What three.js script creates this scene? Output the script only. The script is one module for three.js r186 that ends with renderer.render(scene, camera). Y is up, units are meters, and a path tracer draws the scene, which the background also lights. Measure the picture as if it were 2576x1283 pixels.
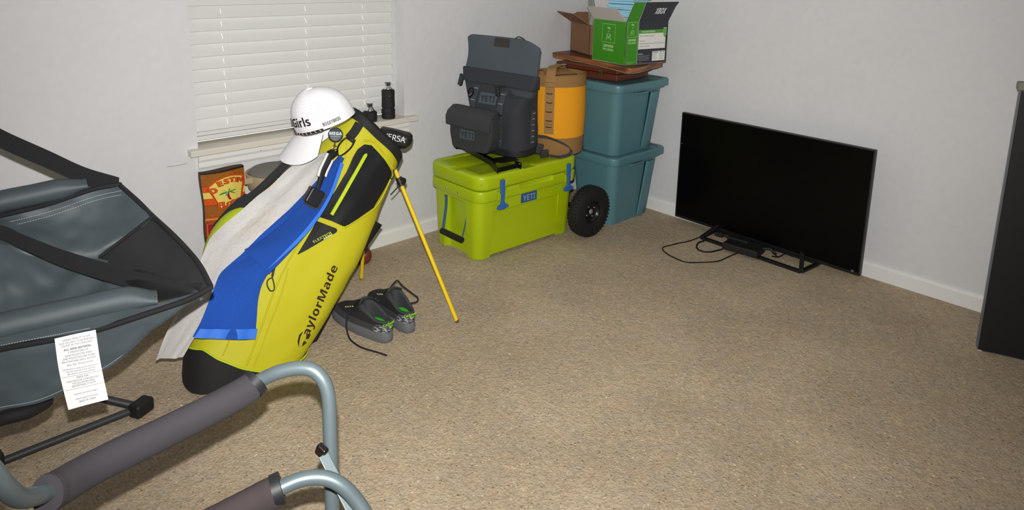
import * as THREE from 'three';
import { RoundedBoxGeometry } from 'three/addons/geometries/RoundedBoxGeometry.js';
import { FontLoader } from 'three/addons/loaders/FontLoader.js';
import { Brush, Evaluator, SUBTRACTION } from 'three-bvh-csg';
import { mergeGeometries, mergeVertices, toCreasedNormals } from 'three/addons/utils/BufferGeometryUtils.js';

// ---------------------------------------------------------------- camera, light, exposure
const scene = new THREE.Scene();
const renderer = new THREE.WebGLRenderer();
renderer.toneMapping = THREE.LinearToneMapping;
renderer.toneMappingExposure = 1.0;
renderer.shadowMap.enabled = true;

const FOCAL = 1791.8, FRAME_H = 2005.6;                    // lens in pixels of the 2576 wide frame; the photograph is the lower part of a taller frame
const camera = new THREE.PerspectiveCamera(2 * Math.atan(FRAME_H / 2 / FOCAL) * 180 / Math.PI, 2576 / 1283, 0.05, 60);
camera.position.set(-3.733, 1.55, 3.177);
camera.rotation.set(-0.204858, -0.763427, 0.021511, 'YXZ');
camera.setViewOffset(2576, FRAME_H, 0, 722.6, 2576, 1283);
camera.updateProjectionMatrix();
camera.updateMatrixWorld(true);

scene.background = new THREE.Color(0xf3f5ea).multiplyScalar(1.5);   // bright hazy daylight outside the blinds

// the camera's own flash, just above the lens
const flash = new THREE.SpotLight(0xfffdfa, 32, 0, 0.95, 1, 2);
flash.position.copy(new THREE.Vector3(-0.018, 0.088, -0.03).applyMatrix4(camera.matrixWorld));
flash.target.position.copy(new THREE.Vector3(0, 0, -4).applyMatrix4(camera.matrixWorld));
flash.shadow.radius = 0.6; flash.shadow.mapSize.set(2048, 2048); flash.castShadow = true;
scene.add(flash, flash.target);

// ---------------------------------------------------------------- helpers
let seed = 7;
const rnd = () => { seed = (seed * 1664525 + 1013904223) >>> 0; return seed / 4294967296; };
const V = (x, y, z) => new THREE.Vector3(x, y, z);
const vs = a => a.map(p => V(p[0], p[1], p[2]));
const lerp = (a, b, t) => a + (b - a) * t;
const clamp = (x, a, b) => Math.min(b, Math.max(a, x));
const smooth = (a, b, x) => { const t = clamp((x - a) / (b - a), 0, 1); return t * t * (3 - 2 * t); };
function interp(x, xs, ys) { if (x <= xs[0]) return ys[0]; for (let i = 1; i < xs.length; i++) if (x <= xs[i]) return lerp(ys[i - 1], ys[i], (x - xs[i - 1]) / (xs[i] - xs[i - 1])); return ys[ys.length - 1]; }
const hash = (x, y, s = 0) => { let h = Math.imul(x | 0, 374761393) + Math.imul(y | 0, 668265263) + Math.imul(s | 0, 974634777); h = Math.imul(h ^ (h >>> 13), 1274126177); return ((h ^ (h >>> 16)) >>> 0) / 4294967296; };
function vnoise(x, y, per, s = 0) { const xi = Math.floor(x), yi = Math.floor(y), fx = x - xi, fy = y - yi, u = fx * fx * (3 - 2 * fx), v = fy * fy * (3 - 2 * fy), m = k => ((k % per) + per) % per;
  return lerp(lerp(hash(m(xi), m(yi), s), hash(m(xi + 1), m(yi), s), u), lerp(hash(m(xi), m(yi + 1), s), hash(m(xi + 1), m(yi + 1), s), u), v); }
function noise3(x, y, z) { return (vnoise(x + 31.4, y * 1.3 + z * 0.7, 4096, 1) + vnoise(y + 11.1, z * 1.2 + x * 0.6, 4096, 2) + vnoise(z + 5.2, x * 1.1 + y * 0.8, 4096, 3)) / 1.5 - 1; }
function dataTex(n, fn, srgb, repeat = 1) {
  const d = new Uint8Array(n * n * 4);
  for (let y = 0; y < n; y++) for (let x = 0; x < n; x++) { const c = fn(x / n, y / n, x, y), o = (y * n + x) * 4; for (let k = 0; k < 3; k++) d[o + k] = clamp(Array.isArray(c) ? c[k] : c, 0, 255); d[o + 3] = 255; }
  const t = new THREE.DataTexture(d, n, n); t.wrapS = t.wrapT = THREE.RepeatWrapping; t.magFilter = THREE.LinearFilter; t.minFilter = THREE.LinearMipmapLinearFilter; t.generateMipmaps = true;
  if (srgb) t.colorSpace = THREE.SRGBColorSpace; t.repeat.set(repeat, repeat); t.needsUpdate = true; return t;
}
function canvasTex(w, h, draw) { const c = document.createElement('canvas'); c.width = w; c.height = h; const g = c.getContext('2d'); draw(g, w, h); const t = new THREE.CanvasTexture(c); t.colorSpace = THREE.SRGBColorSpace; t.anisotropy = 8; return t; }
const std = (color, roughness = 0.7, more = {}) => new THREE.MeshStandardMaterial({ color, roughness, side: THREE.DoubleSide, ...more });
const phys = (color, roughness = 0.5, more = {}) => new THREE.MeshPhysicalMaterial({ color, roughness, side: THREE.DoubleSide, ...more });

const used = {};
function numbered(n) { used[n] = (used[n] ?? -1) + 1; return used[n] ? n + '_' + String(used[n]).padStart(3, '0') : n; }
function obj(name, g, m, parent = scene) {
  const o = new THREE.Mesh(Array.isArray(g) ? join(g) : g, m); o.name = parent === scene ? numbered(name) : name; o.castShadow = o.receiveShadow = true; parent.add(o); return o;
}
function thing(name, label, category, p = [0, 0, 0], turn = 0, group) {
  const o = new THREE.Group(); o.name = numbered(name); o.position.set(...p); o.rotation.y = turn; o.userData = { label, category }; if (group) o.userData.group = group; scene.add(o); return o;
}
function tag(o, label, category, group) { Object.assign(o.userData, { label, category }); if (group) o.userData.group = group; return o; }
function struct(name, g, m, label, category) { const o = obj(name, g, m); o.userData = { kind: 'structure', label, category }; return o; }
function join(list) { return mergeGeometries(list.map(g => { let h = g.index ? g.toNonIndexed() : g.clone(); for (const k of Object.keys(h.attributes)) if (!['position', 'normal', 'uv'].includes(k)) h.deleteAttribute(k); if (!h.attributes.normal) h.computeVertexNormals(); if (!h.attributes.uv) h.setAttribute('uv', new THREE.BufferAttribute(new Float32Array(h.attributes.position.count * 2), 2)); h.morphAttributes = {}; return h; })); }
const at = (g, x = 0, y = 0, z = 0, rx = 0, ry = 0, rz = 0) => g.applyMatrix4(new THREE.Matrix4().compose(V(x, y, z), new THREE.Quaternion().setFromEuler(new THREE.Euler(rx, ry, rz)), V(1, 1, 1)));
const box = (w, h, d, x = 0, y = 0, z = 0, r = 0.004, seg = 2) => at(r > 0 ? new RoundedBoxGeometry(w, h, d, seg, Math.min(r, w / 2.01, h / 2.01, d / 2.01)) : new THREE.BoxGeometry(w, h, d), x, y, z);
const cyl = (r0, r1, h, n = 24, x = 0, y = 0, z = 0) => at(new THREE.CylinderGeometry(r1, r0, h, n), x, y + h / 2, z);
const curve = (pts, closed = false, t = 0.5) => new THREE.CatmullRomCurve3(Array.isArray(pts[0]) ? vs(pts) : pts, closed, 'catmullrom', t);
const tube = (pts, r, n = 40, rad = 10, closed = false, t = 0.5) => capped(new THREE.TubeGeometry(curve(pts, closed, t), n, r, rad, closed), pts, r, closed, rad);
function capped(g, pts, r, closed, rad) { if (closed || r < 0.004) return g; const a = Array.isArray(pts[0]) ? vs(pts) : pts; const s = p => at(new THREE.SphereGeometry(r * 0.999, rad, 6), p.x, p.y, p.z); return join([g, s(a[0]), s(a[a.length - 1])]); }
const rod = (a, b, r, n = 16, r2 = r) => { const A = V(...a), B = V(...b), d = B.clone().sub(A), g = new THREE.CylinderGeometry(r2, r, d.length(), n); g.applyQuaternion(new THREE.Quaternion().setFromUnitVectors(V(0, 1, 0), d.clone().normalize())); return g.translate((A.x + B.x) / 2, (A.y + B.y) / 2, (A.z + B.z) / 2); };
// bar of rectangular section from a to b; up tells which way its height points
function bar(a, b, w, h, up = [0, 1, 0], r = 0.002) { const A = V(...a), B = V(...b), z = B.clone().sub(A), L = z.length(); z.normalize(); const x = V(...up).cross(z).normalize(), y = z.clone().cross(x); const g = r > 0 ? new RoundedBoxGeometry(w, h, L, 1, r) : new THREE.BoxGeometry(w, h, L); g.applyMatrix4(new THREE.Matrix4().makeBasis(x, y, z).setPosition(A.clone().add(B).multiplyScalar(0.5))); return g; }
function grid(rows, closed = false, metres = null) {   // rows of points into one smooth surface
  const m = rows.length, n = rows[0].length, pos = [], uv = [], idx = [];
  for (let j = 0; j < m; j++) for (let i = 0; i < n; i++) { const p = rows[j][i]; pos.push(p.x, p.y, p.z); uv.push(i / (n - (closed ? 0 : 1)), j / (m - 1)); }
  const N = closed ? n : n - 1;
  for (let j = 0; j < m - 1; j++) for (let i = 0; i < N; i++) { const a = j * n + i, b = j * n + (i + 1) % n, c = a + n, d = b + n; idx.push(a, b, c, b, d, c); }
  const g = new THREE.BufferGeometry(); g.setAttribute('position', new THREE.Float32BufferAttribute(pos, 3)); g.setAttribute('uv', new THREE.Float32BufferAttribute(uv, 2)); g.setIndex(idx); g.computeVertexNormals(); return g;
}
function loft(rings, cap0 = true, cap1 = true) {
  const parts = [grid(rings, true)];
  const cap = (r, flip) => { const c = r.reduce((s, p) => s.add(p), V(0, 0, 0)).multiplyScalar(1 / r.length); const pos = []; for (let i = 0; i < r.length; i++) { const a = r[i], b = r[(i + 1) % r.length]; const t = flip ? [c, b, a] : [c, a, b]; t.forEach(p => pos.push(p.x, p.y, p.z)); } const g = new THREE.BufferGeometry(); g.setAttribute('position', new THREE.Float32BufferAttribute(pos, 3)); g.computeVertexNormals(); return g; };
  if (cap0) parts.push(cap(rings[0], false)); if (cap1) parts.push(cap(rings[rings.length - 1], true));
  return join(parts);
}
function sheet(rows, th) {   // a thick cloth: both faces and the rim
  const m = rows.length, n = rows[0].length, top = grid(rows), nr = top.attributes.normal, back = rows.map((r, j) => r.map((p, i) => V(p.x - nr.getX(j * n + i) * th, p.y - nr.getY(j * n + i) * th, p.z - nr.getZ(j * n + i) * th)));
  const rim = [], pairs = []; for (let i = 0; i < n; i++) pairs.push([rows[0][i], back[0][i]]); for (let j = 1; j < m; j++) pairs.push([rows[j][n - 1], back[j][n - 1]]); for (let i = n - 2; i >= 0; i--) pairs.push([rows[m - 1][i], back[m - 1][i]]); for (let j = m - 2; j >= 0; j--) pairs.push([rows[j][0], back[j][0]]);
  return join([top, grid(back.map(r => r.slice().reverse())), grid([pairs.map(p => p[0]), pairs.map(p => p[1])])]);
}
function planarUV(g, k = 1) {   // uv in metres by the way each face points
  const h = g.index ? g.toNonIndexed() : g, p = h.attributes.position, nn = h.attributes.normal, uv = new Float32Array(p.count * 2), a = V(0, 0, 0), b = V(0, 0, 0), c = V(0, 0, 0);
  for (let i = 0; i < p.count; i += 3) { a.fromBufferAttribute(p, i); b.fromBufferAttribute(p, i + 1); c.fromBufferAttribute(p, i + 2); const f = b.clone().sub(a).cross(c.clone().sub(a)), X = Math.abs(f.x), Y = Math.abs(f.y), Z = Math.abs(f.z);
    for (let j = 0; j < 3; j++) { const q = [a, b, c][j], o = (i + j) * 2; if (Y >= X && Y >= Z) { uv[o] = q.x * k; uv[o + 1] = q.z * k; } else if (X >= Z) { uv[o] = q.z * k; uv[o + 1] = q.y * k; } else { uv[o] = q.x * k; uv[o + 1] = q.y * k; } } }
  h.setAttribute('uv', new THREE.BufferAttribute(uv, 2)); return h;
}
const flat = (pts2, th, bevel = 0) => new THREE.ExtrudeGeometry(new THREE.Shape(pts2.map(p => new THREE.Vector2(p[0], p[1]))), { depth: th, bevelEnabled: bevel > 0, bevelSize: bevel, bevelThickness: bevel, bevelSegments: 2, curveSegments: 12 });
function rrect(w, h, r, n = 6) { const p = []; for (const [cx, cy, a] of [[w / 2 - r, h / 2 - r, 0], [-w / 2 + r, h / 2 - r, 1], [-w / 2 + r, -h / 2 + r, 2], [w / 2 - r, -h / 2 + r, 3]]) for (let i = 0; i <= n; i++) { const t = (a + i / n) * Math.PI / 2; p.push([cx + r * Math.cos(t), cy + r * Math.sin(t)]); } return p; }
const fontBold = await new FontLoader().loadAsync('fonts/droid/droid_sans_bold.typeface.json');
const fontReg = await new FontLoader().loadAsync('fonts/droid/droid_sans_regular.typeface.json');
function letters(text, size, font = fontBold, th = 0.001) { const g = th > 0 ? new THREE.ExtrudeGeometry(font.generateShapes(text, size), { depth: th, bevelEnabled: false, curveSegments: 5 }) : new THREE.ShapeGeometry(font.generateShapes(text, size), 5); g.computeBoundingBox(); const b = g.boundingBox; g.translate(-(b.min.x + b.max.x) / 2, -(b.min.y + b.max.y) / 2, 0); return g; }
// put a geometry drawn in x (right), y (up), z (out) onto a place with its own right and up
function place(g, o, right, up) { const x = V(...right).normalize(), y0 = V(...up), z = x.clone().cross(y0).normalize(), y = z.clone().cross(x); return g.applyMatrix4(new THREE.Matrix4().makeBasis(x, y, z).setPosition(V(...o))); }

// ---------------------------------------------------------------- surfaces
const weave = dataTex(256, (u, v, x, y) => { const a = Math.sin(x * Math.PI / 4), b = Math.sin(y * Math.PI / 4); return 128 + 55 * (((x >> 3) + (y >> 3)) % 2 ? a * a : b * b) + 40 * (hash(x, y, 3) - 0.5); });
const cloth = (color, rough = 0.85, k = 40, bump = 0.0006) => { const t = weave.clone(); t.repeat.set(k, k); t.needsUpdate = true; return std(color, rough, { bumpMap: t, bumpScale: bump }); };
const terryBump = dataTex(256, (u, v, x, y) => 90 + 120 * hash(x >> 1, y >> 1, 5) + 40 * vnoise(u * 32, v * 32, 32, 6));
const speck = dataTex(256, (u, v, x, y) => 90 + 90 * hash(x, y, 9) + 70 * vnoise(u * 48, v * 48, 48, 4));
const wallBump = dataTex(512, (u, v) => 128 + 60 * (vnoise(u * 90, v * 90, 90, 1) - 0.5) + 90 * (vnoise(u * 38, v * 38, 38, 2) - 0.5));
const wallTone = (r, g, b) => dataTex(256, (u, v) => { const k = 1 + 0.02 * (vnoise(u * 5, v * 5, 5, 11) - 0.5) + 0.015 * (vnoise(u * 40, v * 40, 40, 12) - 0.5); return [r * k, g * k, b * k]; }, true);
const matWall = std(0xffffff, 0.75, { map: wallTone(213, 213, 215), bumpMap: wallBump, bumpScale: 0.0012 });
const matTrim = std(0xe6e6e4, 0.42);
const matSill = std(0xd8d2c6, 0.5, { bumpMap: speck, bumpScale: 0.0003 });
const matCeil = std(0xdedddA, 0.9);
const matBlack = std(0x131313, 0.55), matBlackMetal = std(0x0d0d0d, 0.35, { metalness: 0.3 });
const matChrome = std(0xd4d4d4, 0.18, { metalness: 1 });

// ---------------------------------------------------------------- the room
const carpetTex = dataTex(1024, (u, v, x, y) => {
  const f = hash(x >> 1, y >> 1, 1) - 0.5, g = vnoise(u * 260, v * 260, 260, 2) - 0.5, h = vnoise(u * 90, v * 90, 90, 3) - 0.5, l = vnoise(u * 7, v * 7, 7, 4) - 0.5, l2 = vnoise(u * 3, v * 3, 3, 8) - 0.5, s = hash(x >> 2, y >> 2, 7);
  let k = 1 + 0.12 * f + 0.14 * g + 0.08 * h + 0.1 * l + 0.06 * l2; if (s > 0.994) k *= 0.68; else if (s < 0.006) k *= 1.25;
  const t = 5 * (vnoise(u * 30, v * 30, 30, 5) - 0.5);
  return [180 * k + t, 162 * k, 136 * k - t];
}, true);
const carpetBump = dataTex(1024, (u, v, x, y) => 128 + 70 * (hash(x >> 1, y >> 1, 21) - 0.5) + 120 * (vnoise(u * 260, v * 260, 260, 2) - 0.5) + 70 * (vnoise(u * 90, v * 90, 90, 3) - 0.5));
carpetTex.repeat.set(0.75, 0.75); carpetBump.repeat.set(0.75, 0.75);
const matCarpet = std(0xffffff, 0.97, { map: carpetTex, bumpMap: carpetBump, bumpScale: 0.004 });
const X0 = -4.75, Z1 = 4.6, CEIL = 2.46;
const floor = struct('floor', planarUV(box(-X0 + 0.3, 0.1, Z1 + 0.3, X0 / 2, -0.05, Z1 / 2, 0)), matCarpet, 'beige cut pile carpet covering the whole floor', 'carpet');
struct('ceiling', box(-X0 + 0.3, 0.1, Z1 + 0.3, X0 / 2, CEIL + 0.05, Z1 / 2, 0), matCeil, 'plain white ceiling above the room', 'ceiling');
const WX0 = -2.621, WX1 = -1.512, WY0 = 0.716, WY1 = 2.02;
{ const s = new THREE.Shape([[X0 - 0.15, 0], [0.15, 0], [0.15, CEIL], [X0 - 0.15, CEIL]].map(p => new THREE.Vector2(...p))); s.holes.push(new THREE.Path([[WX0, WY0 - 0.02], [WX1, WY0 - 0.02], [WX1, WY1], [WX0, WY1]].map(p => new THREE.Vector2(...p))));
  const g = new THREE.ExtrudeGeometry(s, { depth: 0.15, bevelEnabled: false }).translate(0, 0, -0.15);
  const w = struct('wall_left', planarUV(g), matWall, 'white painted wall with the window in it', 'wall');
  obj('plaster_crack', tube([[-2.757, 0.655, 0.0003], [-2.735, 0.653, 0.0003], [-2.712, 0.6525, 0.0003], [-2.69, 0.6535, 0.0003], [-2.672, 0.657, 0.0003]], 0.0009, 16, 5), std(0x77736c, 0.9), w); }
{ const w = struct('wall_right', planarUV(box(0.15, CEIL, Z1 + 0.3, 0.075, CEIL / 2, Z1 / 2, 0)), matWall, 'white painted wall behind the television', 'wall');
  obj('scuff', flat([[0, 0], [0.006, 0.001], [0.005, 0.005], [0.001, 0.004]], 0.0004).rotateY(-Math.PI / 2).translate(-0.0002, 0.93, 0.85), std(0x9a968f, 0.9), w); }
struct('wall_front', box(0.15, CEIL, Z1 + 0.3, X0 - 0.075, CEIL / 2, Z1 / 2, 0), matWall, 'white wall beside the camera', 'wall');
struct('wall_back', box(-X0 + 0.3, CEIL, 0.15, X0 / 2, CEIL / 2, Z1 + 0.075, 0), matWall, 'white wall behind the camera', 'wall');
const bbProfile = [[0, 0], [0.013, 0], [0.013, 0.066], [0.009, 0.074], [0.007, 0.083], [0, 0.083]];
struct('baseboard_left', flat(bbProfile, -X0).rotateY(-Math.PI / 2).translate(0, 0, 0), matTrim, 'white baseboard under the window wall', 'baseboard').rotation.set(0, 0, 0);
struct('baseboard_right', flat(bbProfile.map(p => [-p[0], p[1]]), Z1), matTrim, 'white baseboard along the television wall', 'baseboard');
// window: frame, panes, meeting rail
{ const t = new THREE.Group(); t.name = 'window_1'; t.userData = { kind: 'structure', label: 'white framed window behind the blinds', category: 'window' }; scene.add(t);
  const w = WX1 - WX0, cx = (WX0 + WX1) / 2, hh = (WY1 - WY0) / 2, pl = std(0xe8e8e2, 0.4);
  for (const [x, y, a, b] of [[cx, WY0 + 0.02, w, 0.04], [cx, WY1 - 0.02, w, 0.04], [WX0 + 0.02, (WY0 + WY1) / 2, 0.04, 2 * hh - 0.08], [WX1 - 0.02, (WY0 + WY1) / 2, 0.04, 2 * hh - 0.08], [cx, WY0 + hh, w - 0.08, 0.04]]) obj('window_frame', box(a, b, 0.03, x, y, -0.134, 0.003), pl, t);
  const glass = phys(0xffffff, 0.02, { transmission: 1, thickness: 0, ior: 1.5 });
  for (const y of [WY0 + hh / 2 + 0.01, WY0 + hh * 1.5 - 0.01]) obj('pane', new THREE.BoxGeometry(w - 0.08, hh - 0.05, 0.003).translate(cx, y, -0.137), glass, t); }
{ const s = struct('trim_1', box(1.222, 0.029, 0.16, -2.056, WY0 - 0.0155, -0.038, 0.004), matSill, 'cream window sill board under the blinds', 'window sill');
  const ap = [[0, 0], [0.006, 0], [0.013, 0.012], [0.013, 0.034], [0.019, 0.046], [0.019, 0.069], [0, 0.069]];
  const a = struct('trim_2', flat(ap, 1.14).rotateY(-Math.PI / 2), matTrim, 'white moulded apron under the window sill', 'moulding'); a.position.set(-1.487, 0.616, 0);
  obj('nail_hole', new THREE.SphereGeometry(0.0024, 8, 6).translate(-0.855, 0.046, 0.0185), std(0x4a4640, 0.9), a); }
// blinds: each slat its own piece, with route holes for the cords
{ const t = thing('window_blind', 'closed white horizontal slat blind hanging in the window', 'blind', [0, 0, 0]);
  const L = 1.084, x0 = WX0 + 0.004, mat = phys(0xdfdfdd, 0.5, { transmission: 0.13, thickness: 0 }), pitch = 0.0566, chord = 0.064, cords = [-2.45, -2.035, -1.71];
  const s = new THREE.Shape([[0, 0], [L, 0], [L, chord], [0, chord]].map(p => new THREE.Vector2(...p)));
  for (const c of cords) s.holes.push(new THREE.Path([[c - x0 - 0.0022, 0.018], [c - x0 + 0.0022, 0.018], [c - x0 + 0.0022, 0.046], [c - x0 - 0.0022, 0.046]].map(p => new THREE.Vector2(...p))));
  const g = new THREE.ExtrudeGeometry(s, { depth: 0.0028, bevelEnabled: true, bevelSize: 0.0006, bevelThickness: 0.0006, bevelSegments: 1 }); g.translate(0, -chord / 2, 0);
  for (let i = 0; i < 21; i++) { const y = 0.800 + i * pitch; if (y > WY1 - 0.07) break; const o = obj('slat', g, mat, t); o.position.set(x0, y, -0.088); o.rotation.x = -(0.44 + 0.03 * (hash(i, 3) - 0.5)); o.rotation.z = 0.0012 * (hash(i, 5) - 0.5); }
  obj('bottom_rail', box(L, 0.02, 0.05, x0 + L / 2, 0.742, -0.086, 0.004), mat, t); obj('bottom_rail', box(L, 0.017, 0.05, x0 + L / 2, 0.762, -0.086, 0.003), mat, t);
  obj('head_rail', box(L + 0.01, 0.05, 0.055, x0 + L / 2, WY1 - 0.026, -0.088, 0.003), mat, t);
  for (const c of cords) { obj('ladder_cord', rod([c, 0.75, -0.0535], [c, WY1 - 0.03, -0.0535], 0.0011, 6), std(0xe6e6e2, 0.8), t); obj('ladder_cord', rod([c + 0.012, 0.75, -0.052], [c + 0.012, WY1 - 0.03, -0.052], 0.0008, 6), std(0xe0e0dc, 0.8), t); } }
// ---------------------------------------------------------------- television on its stand
{ const t = thing('television', 'large black flat television standing on the carpet against the right wall', 'television', [-0.132, 0, 1.425], -0.032);
  // local: x towards the room is negative, z along the wall
  const W = 1.112, H = 0.652, y0 = 0.05, mb = std(0x0c0c0d, 0.42);
  obj('housing', box(0.024, H, W, 0.012, y0 + H / 2, 0, 0.003), mb, t);
  obj('rear_cover', box(0.045, 0.36, 0.8, 0.04, y0 + 0.23, 0, 0.015), mb, t);
  obj('screen', box(0.002, H - 0.02, W - 0.014, -0.0008, y0 + H / 2 + 0.005, 0, 0.0008, 1), phys(0x020203, 0.3, { specularIntensity: 0.35 }), t);
  for (const s of [-1, 1]) obj('bezel', box(0.004, H, 0.006, -0.0015, y0 + H / 2, s * (W / 2 - 0.003), 0.001, 1), std(0x1b1c1e, 0.4), t);
  obj('bezel', box(0.004, 0.006, W - 0.012, -0.0015, y0 + H - 0.003, 0, 0.001, 1), std(0x24262a, 0.35), t); obj('bezel', box(0.004, 0.014, W - 0.012, -0.0015, y0 + 0.007, 0, 0.001, 1), std(0x101011, 0.4), t);
  obj('badge', box(0.0012, 0.012, 0.014, -0.0036, y0 + 0.016, W / 2 - 0.035, 0.0004, 1), std(0x55575a, 0.5), t);
  obj('sensor_light', box(0.001, 0.003, 0.006, -0.0036, y0 + H - 0.19, -W / 2 + 0.014, 0.0004, 1), std(0x8a8a86, 0.3), t);
  const st = std(0x0f0f10, 0.5), za = -0.305, zb = 0.30, xf = -0.09;
  const foot = obj('stand', [bar([xf, 0.008, za], [xf, 0.008, zb], 0.024, 0.016)], st, t);
  for (const [z, zt] of [[za, za + 0.05], [zb, zb - 0.05]]) { obj('stand_arm', bar([xf, 0.009, z], [0.085, 0.009, z + (z < 0 ? -0.01 : 0.01)], 0.022, 0.014), st, t); obj('stand_strut', bar([xf, 0.012, z], [0.012, y0 + 0.03, zt], 0.022, 0.01), st, t); } 
  obj('stand_arm', bar([0.085, 0.009, za - 0.01], [0.085, 0.009, zb + 0.01], 0.02, 0.014), st, t); }
{ const c = std(0x14120f, 0.6);
  tag(obj('cable', tube([[-0.185, 0.006, 1.105], [-0.3, 0.004, 1.096], [-0.384, 0.004, 1.072], [-0.431, 0.004, 1.063], [-0.49, 0.004, 1.05], [-0.529, 0.004, 1.069], [-0.563, 0.004, 1.127], [-0.576, 0.004, 1.187], [-0.576, 0.004, 1.249], [-0.523, 0.004, 1.302], [-0.435, 0.004, 1.357], [-0.346, 0.004, 1.364], [-0.25, 0.012, 1.38]], 0.0035, 90, 7), c), 'thin black cable in a wide loop on the carpet before the television', 'cable');
  tag(obj('cable', tube([[-0.235, 0.005, 1.152], [-0.295, 0.005, 1.148], [-0.362, 0.005, 1.182], [-0.381, 0.005, 1.225], [-0.357, 0.005, 1.261], [-0.289, 0.005, 1.282], [-0.24, 0.02, 1.31]], 0.0048, 60, 7), c), 'thicker black cable in a short loop beside the television stand', 'cable');
  const a = thing('power_adapter', 'black power brick with plug lying on the television stand bar', 'adapter', [-0.225, 0.036, 1.39], 0.1);
  obj('case', box(0.12, 0.04, 0.2, 0, 0, 0, 0.008), matBlack, a); obj('case', box(0.09, 0.03, 0.12, 0.07, 0.012, -0.05, 0.006), matBlack, a);
  obj('plug', [box(0.035, 0.022, 0.05, 0.05, 0.02, -0.165, 0.004), rod([0.05, 0.02, -0.14], [0.05, 0.012, -0.08], 0.006, 8)], matBlack, a);
  obj('plug_lead', [tube([[0.02, 0.01, 0.09], [0.03, 0.02, 0.13], [0.035, 0.005, 0.165]], 0.006, 16, 8), rod([0.03, 0.006, 0.15], [0.005, -0.002, 0.19], 0.004, 8)], matBlack, a);
  tag(obj('cable', tube([[-0.178, 0.018, 1.535], [-0.127, 0.006, 1.55], [-0.05, 0.005, 1.552], [-0.03, 0.005, 1.56]], 0.0035, 24, 7), c), 'short black cable running under the television', 'cable'); }
// ---------------------------------------------------------------- black panel at the right edge
{ const d = V(0.053, 0, 0.153).normalize(), t = thing('folded_table', 'tall black panel with grey edge standing upright near the right wall', 'panel', [-0.421, 0, 2.57], Math.atan2(-d.z, d.x) * 1);
  const H = 1.112, W = 0.66;   // local x runs along the panel, z points out of its back or front
  const flip = 1;
  obj('panel', box(W, H, 0.03, W / 2, H / 2 + 0.004, -0.018, 0.004), std(0x050506, 0.6), t);
  obj('edge_strip', box(0.006, H - 0.01, 0.036, -0.002, H / 2 + 0.006, -0.019, 0.0025), std(0x62666f, 0.4), t);
  obj('corner_cap', box(0.04, 0.034, 0.05, 0.006, H + 0.012, -0.02, 0.006), std(0x77756e, 0.5), t);
  obj('foot_tip', box(0.014, 0.006, 0.02, 0.008, 0.003, -0.012, 0.002), std(0xbdbab2, 0.4), t);
  const leg = std(0x3b3d40, 0.4, { metalness: 0.5 });
  for (const x of [0.12, W - 0.12]) obj('folded_leg', [rod([x, 0.1, -0.05], [x, 0.92, -0.05], 0.012), rod([x, 0.92, -0.05], [x, 0.95, -0.03], 0.012)], leg, t);
  obj('leg_bar', rod([0.12, 0.1, -0.05], [W - 0.12, 0.1, -0.05], 0.012), leg, t); }
// ---------------------------------------------------------------- storage totes
const teal = std(0x557f87, 0.42, { bumpMap: speck, bumpScale: 0.0002 });
function tote(label) {
  const t = thing('storage_tote', label, 'storage bin', [-0.268, 0, 0.5], 0, 'stacked teal storage totes');
  const h = 0.405, ring = (k, y, w0, d0, w1, d1, r) => rrect(lerp(w0, w1, k), lerp(d0, d1, k), r, 8).map(p => V(p[0], y, -p[1]));
  const rows = []; for (const [y, k] of [[0, 0], [0.006, 0.02], [0.1, 0.27], [0.2, 0.52], [0.3, 0.77], [h, 1]]) rows.push(ring(k, y, 0.385, 0.275, 0.462, 0.352, 0.055));
  obj('body', loft(rows, true, false), teal, t);
  for (const s of [1, -1]) { const rib = obj('rib', loft([[0.02, 0], [0.2, 0.5], [h - 0.035, 0.93]].map(([y, k]) => { const z = s * lerp(0.1375, 0.176, k), x = lerp(0.1, 0.118, k); return [[x - 0.04, z], [x + 0.04, z], [x + 0.034, z + s * 0.021], [x - 0.034, z + s * 0.021]].map(p => V(p[0], y, p[1])); })), teal, t);
}
  obj('rim', loft([[h - 0.02, 0.478, 0.368], [h - 0.018, 0.49, 0.38], [h, 0.49, 0.38]].map(([y, w, d]) => rrect(w, d, 0.05, 8).map(p => V(p[0], y, -p[1]))), true, true), teal, t);
  const lid = obj('lid', loft([[h - 0.008, 0.51, 0.4], [h - 0.006, 0.522, 0.412], [h + 0.03, 0.522, 0.412], [h + 0.037, 0.512, 0.402], [h + 0.037, 0.47, 0.36], [h + 0.03, 0.462, 0.352], [h + 0.03, 0.3, 0.2]].map(([y, w, d]) => rrect(w, d, 0.048, 8).map(p => V(p[0], y, -p[1]))), true, true), teal, t);
  obj('grip', box(0.12, 0.012, 0.02, -0.02, h - 0.03, 0.186, 0.004), teal, t);
  return t;
}
const tote1 = tote('teal plastic storage tote standing on the carpet beside the wheeled cooler');
{ const t2 = tote1.clone(); t2.name = numbered('storage_tote'); t2.userData = { label: 'teal plastic storage tote on top, under the wooden case', category: 'storage bin', group: 'stacked teal storage totes' }; t2.position.set(-0.272, 0.437, 0.505); t2.rotation.y = 0.012; scene.add(t2); }
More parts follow.
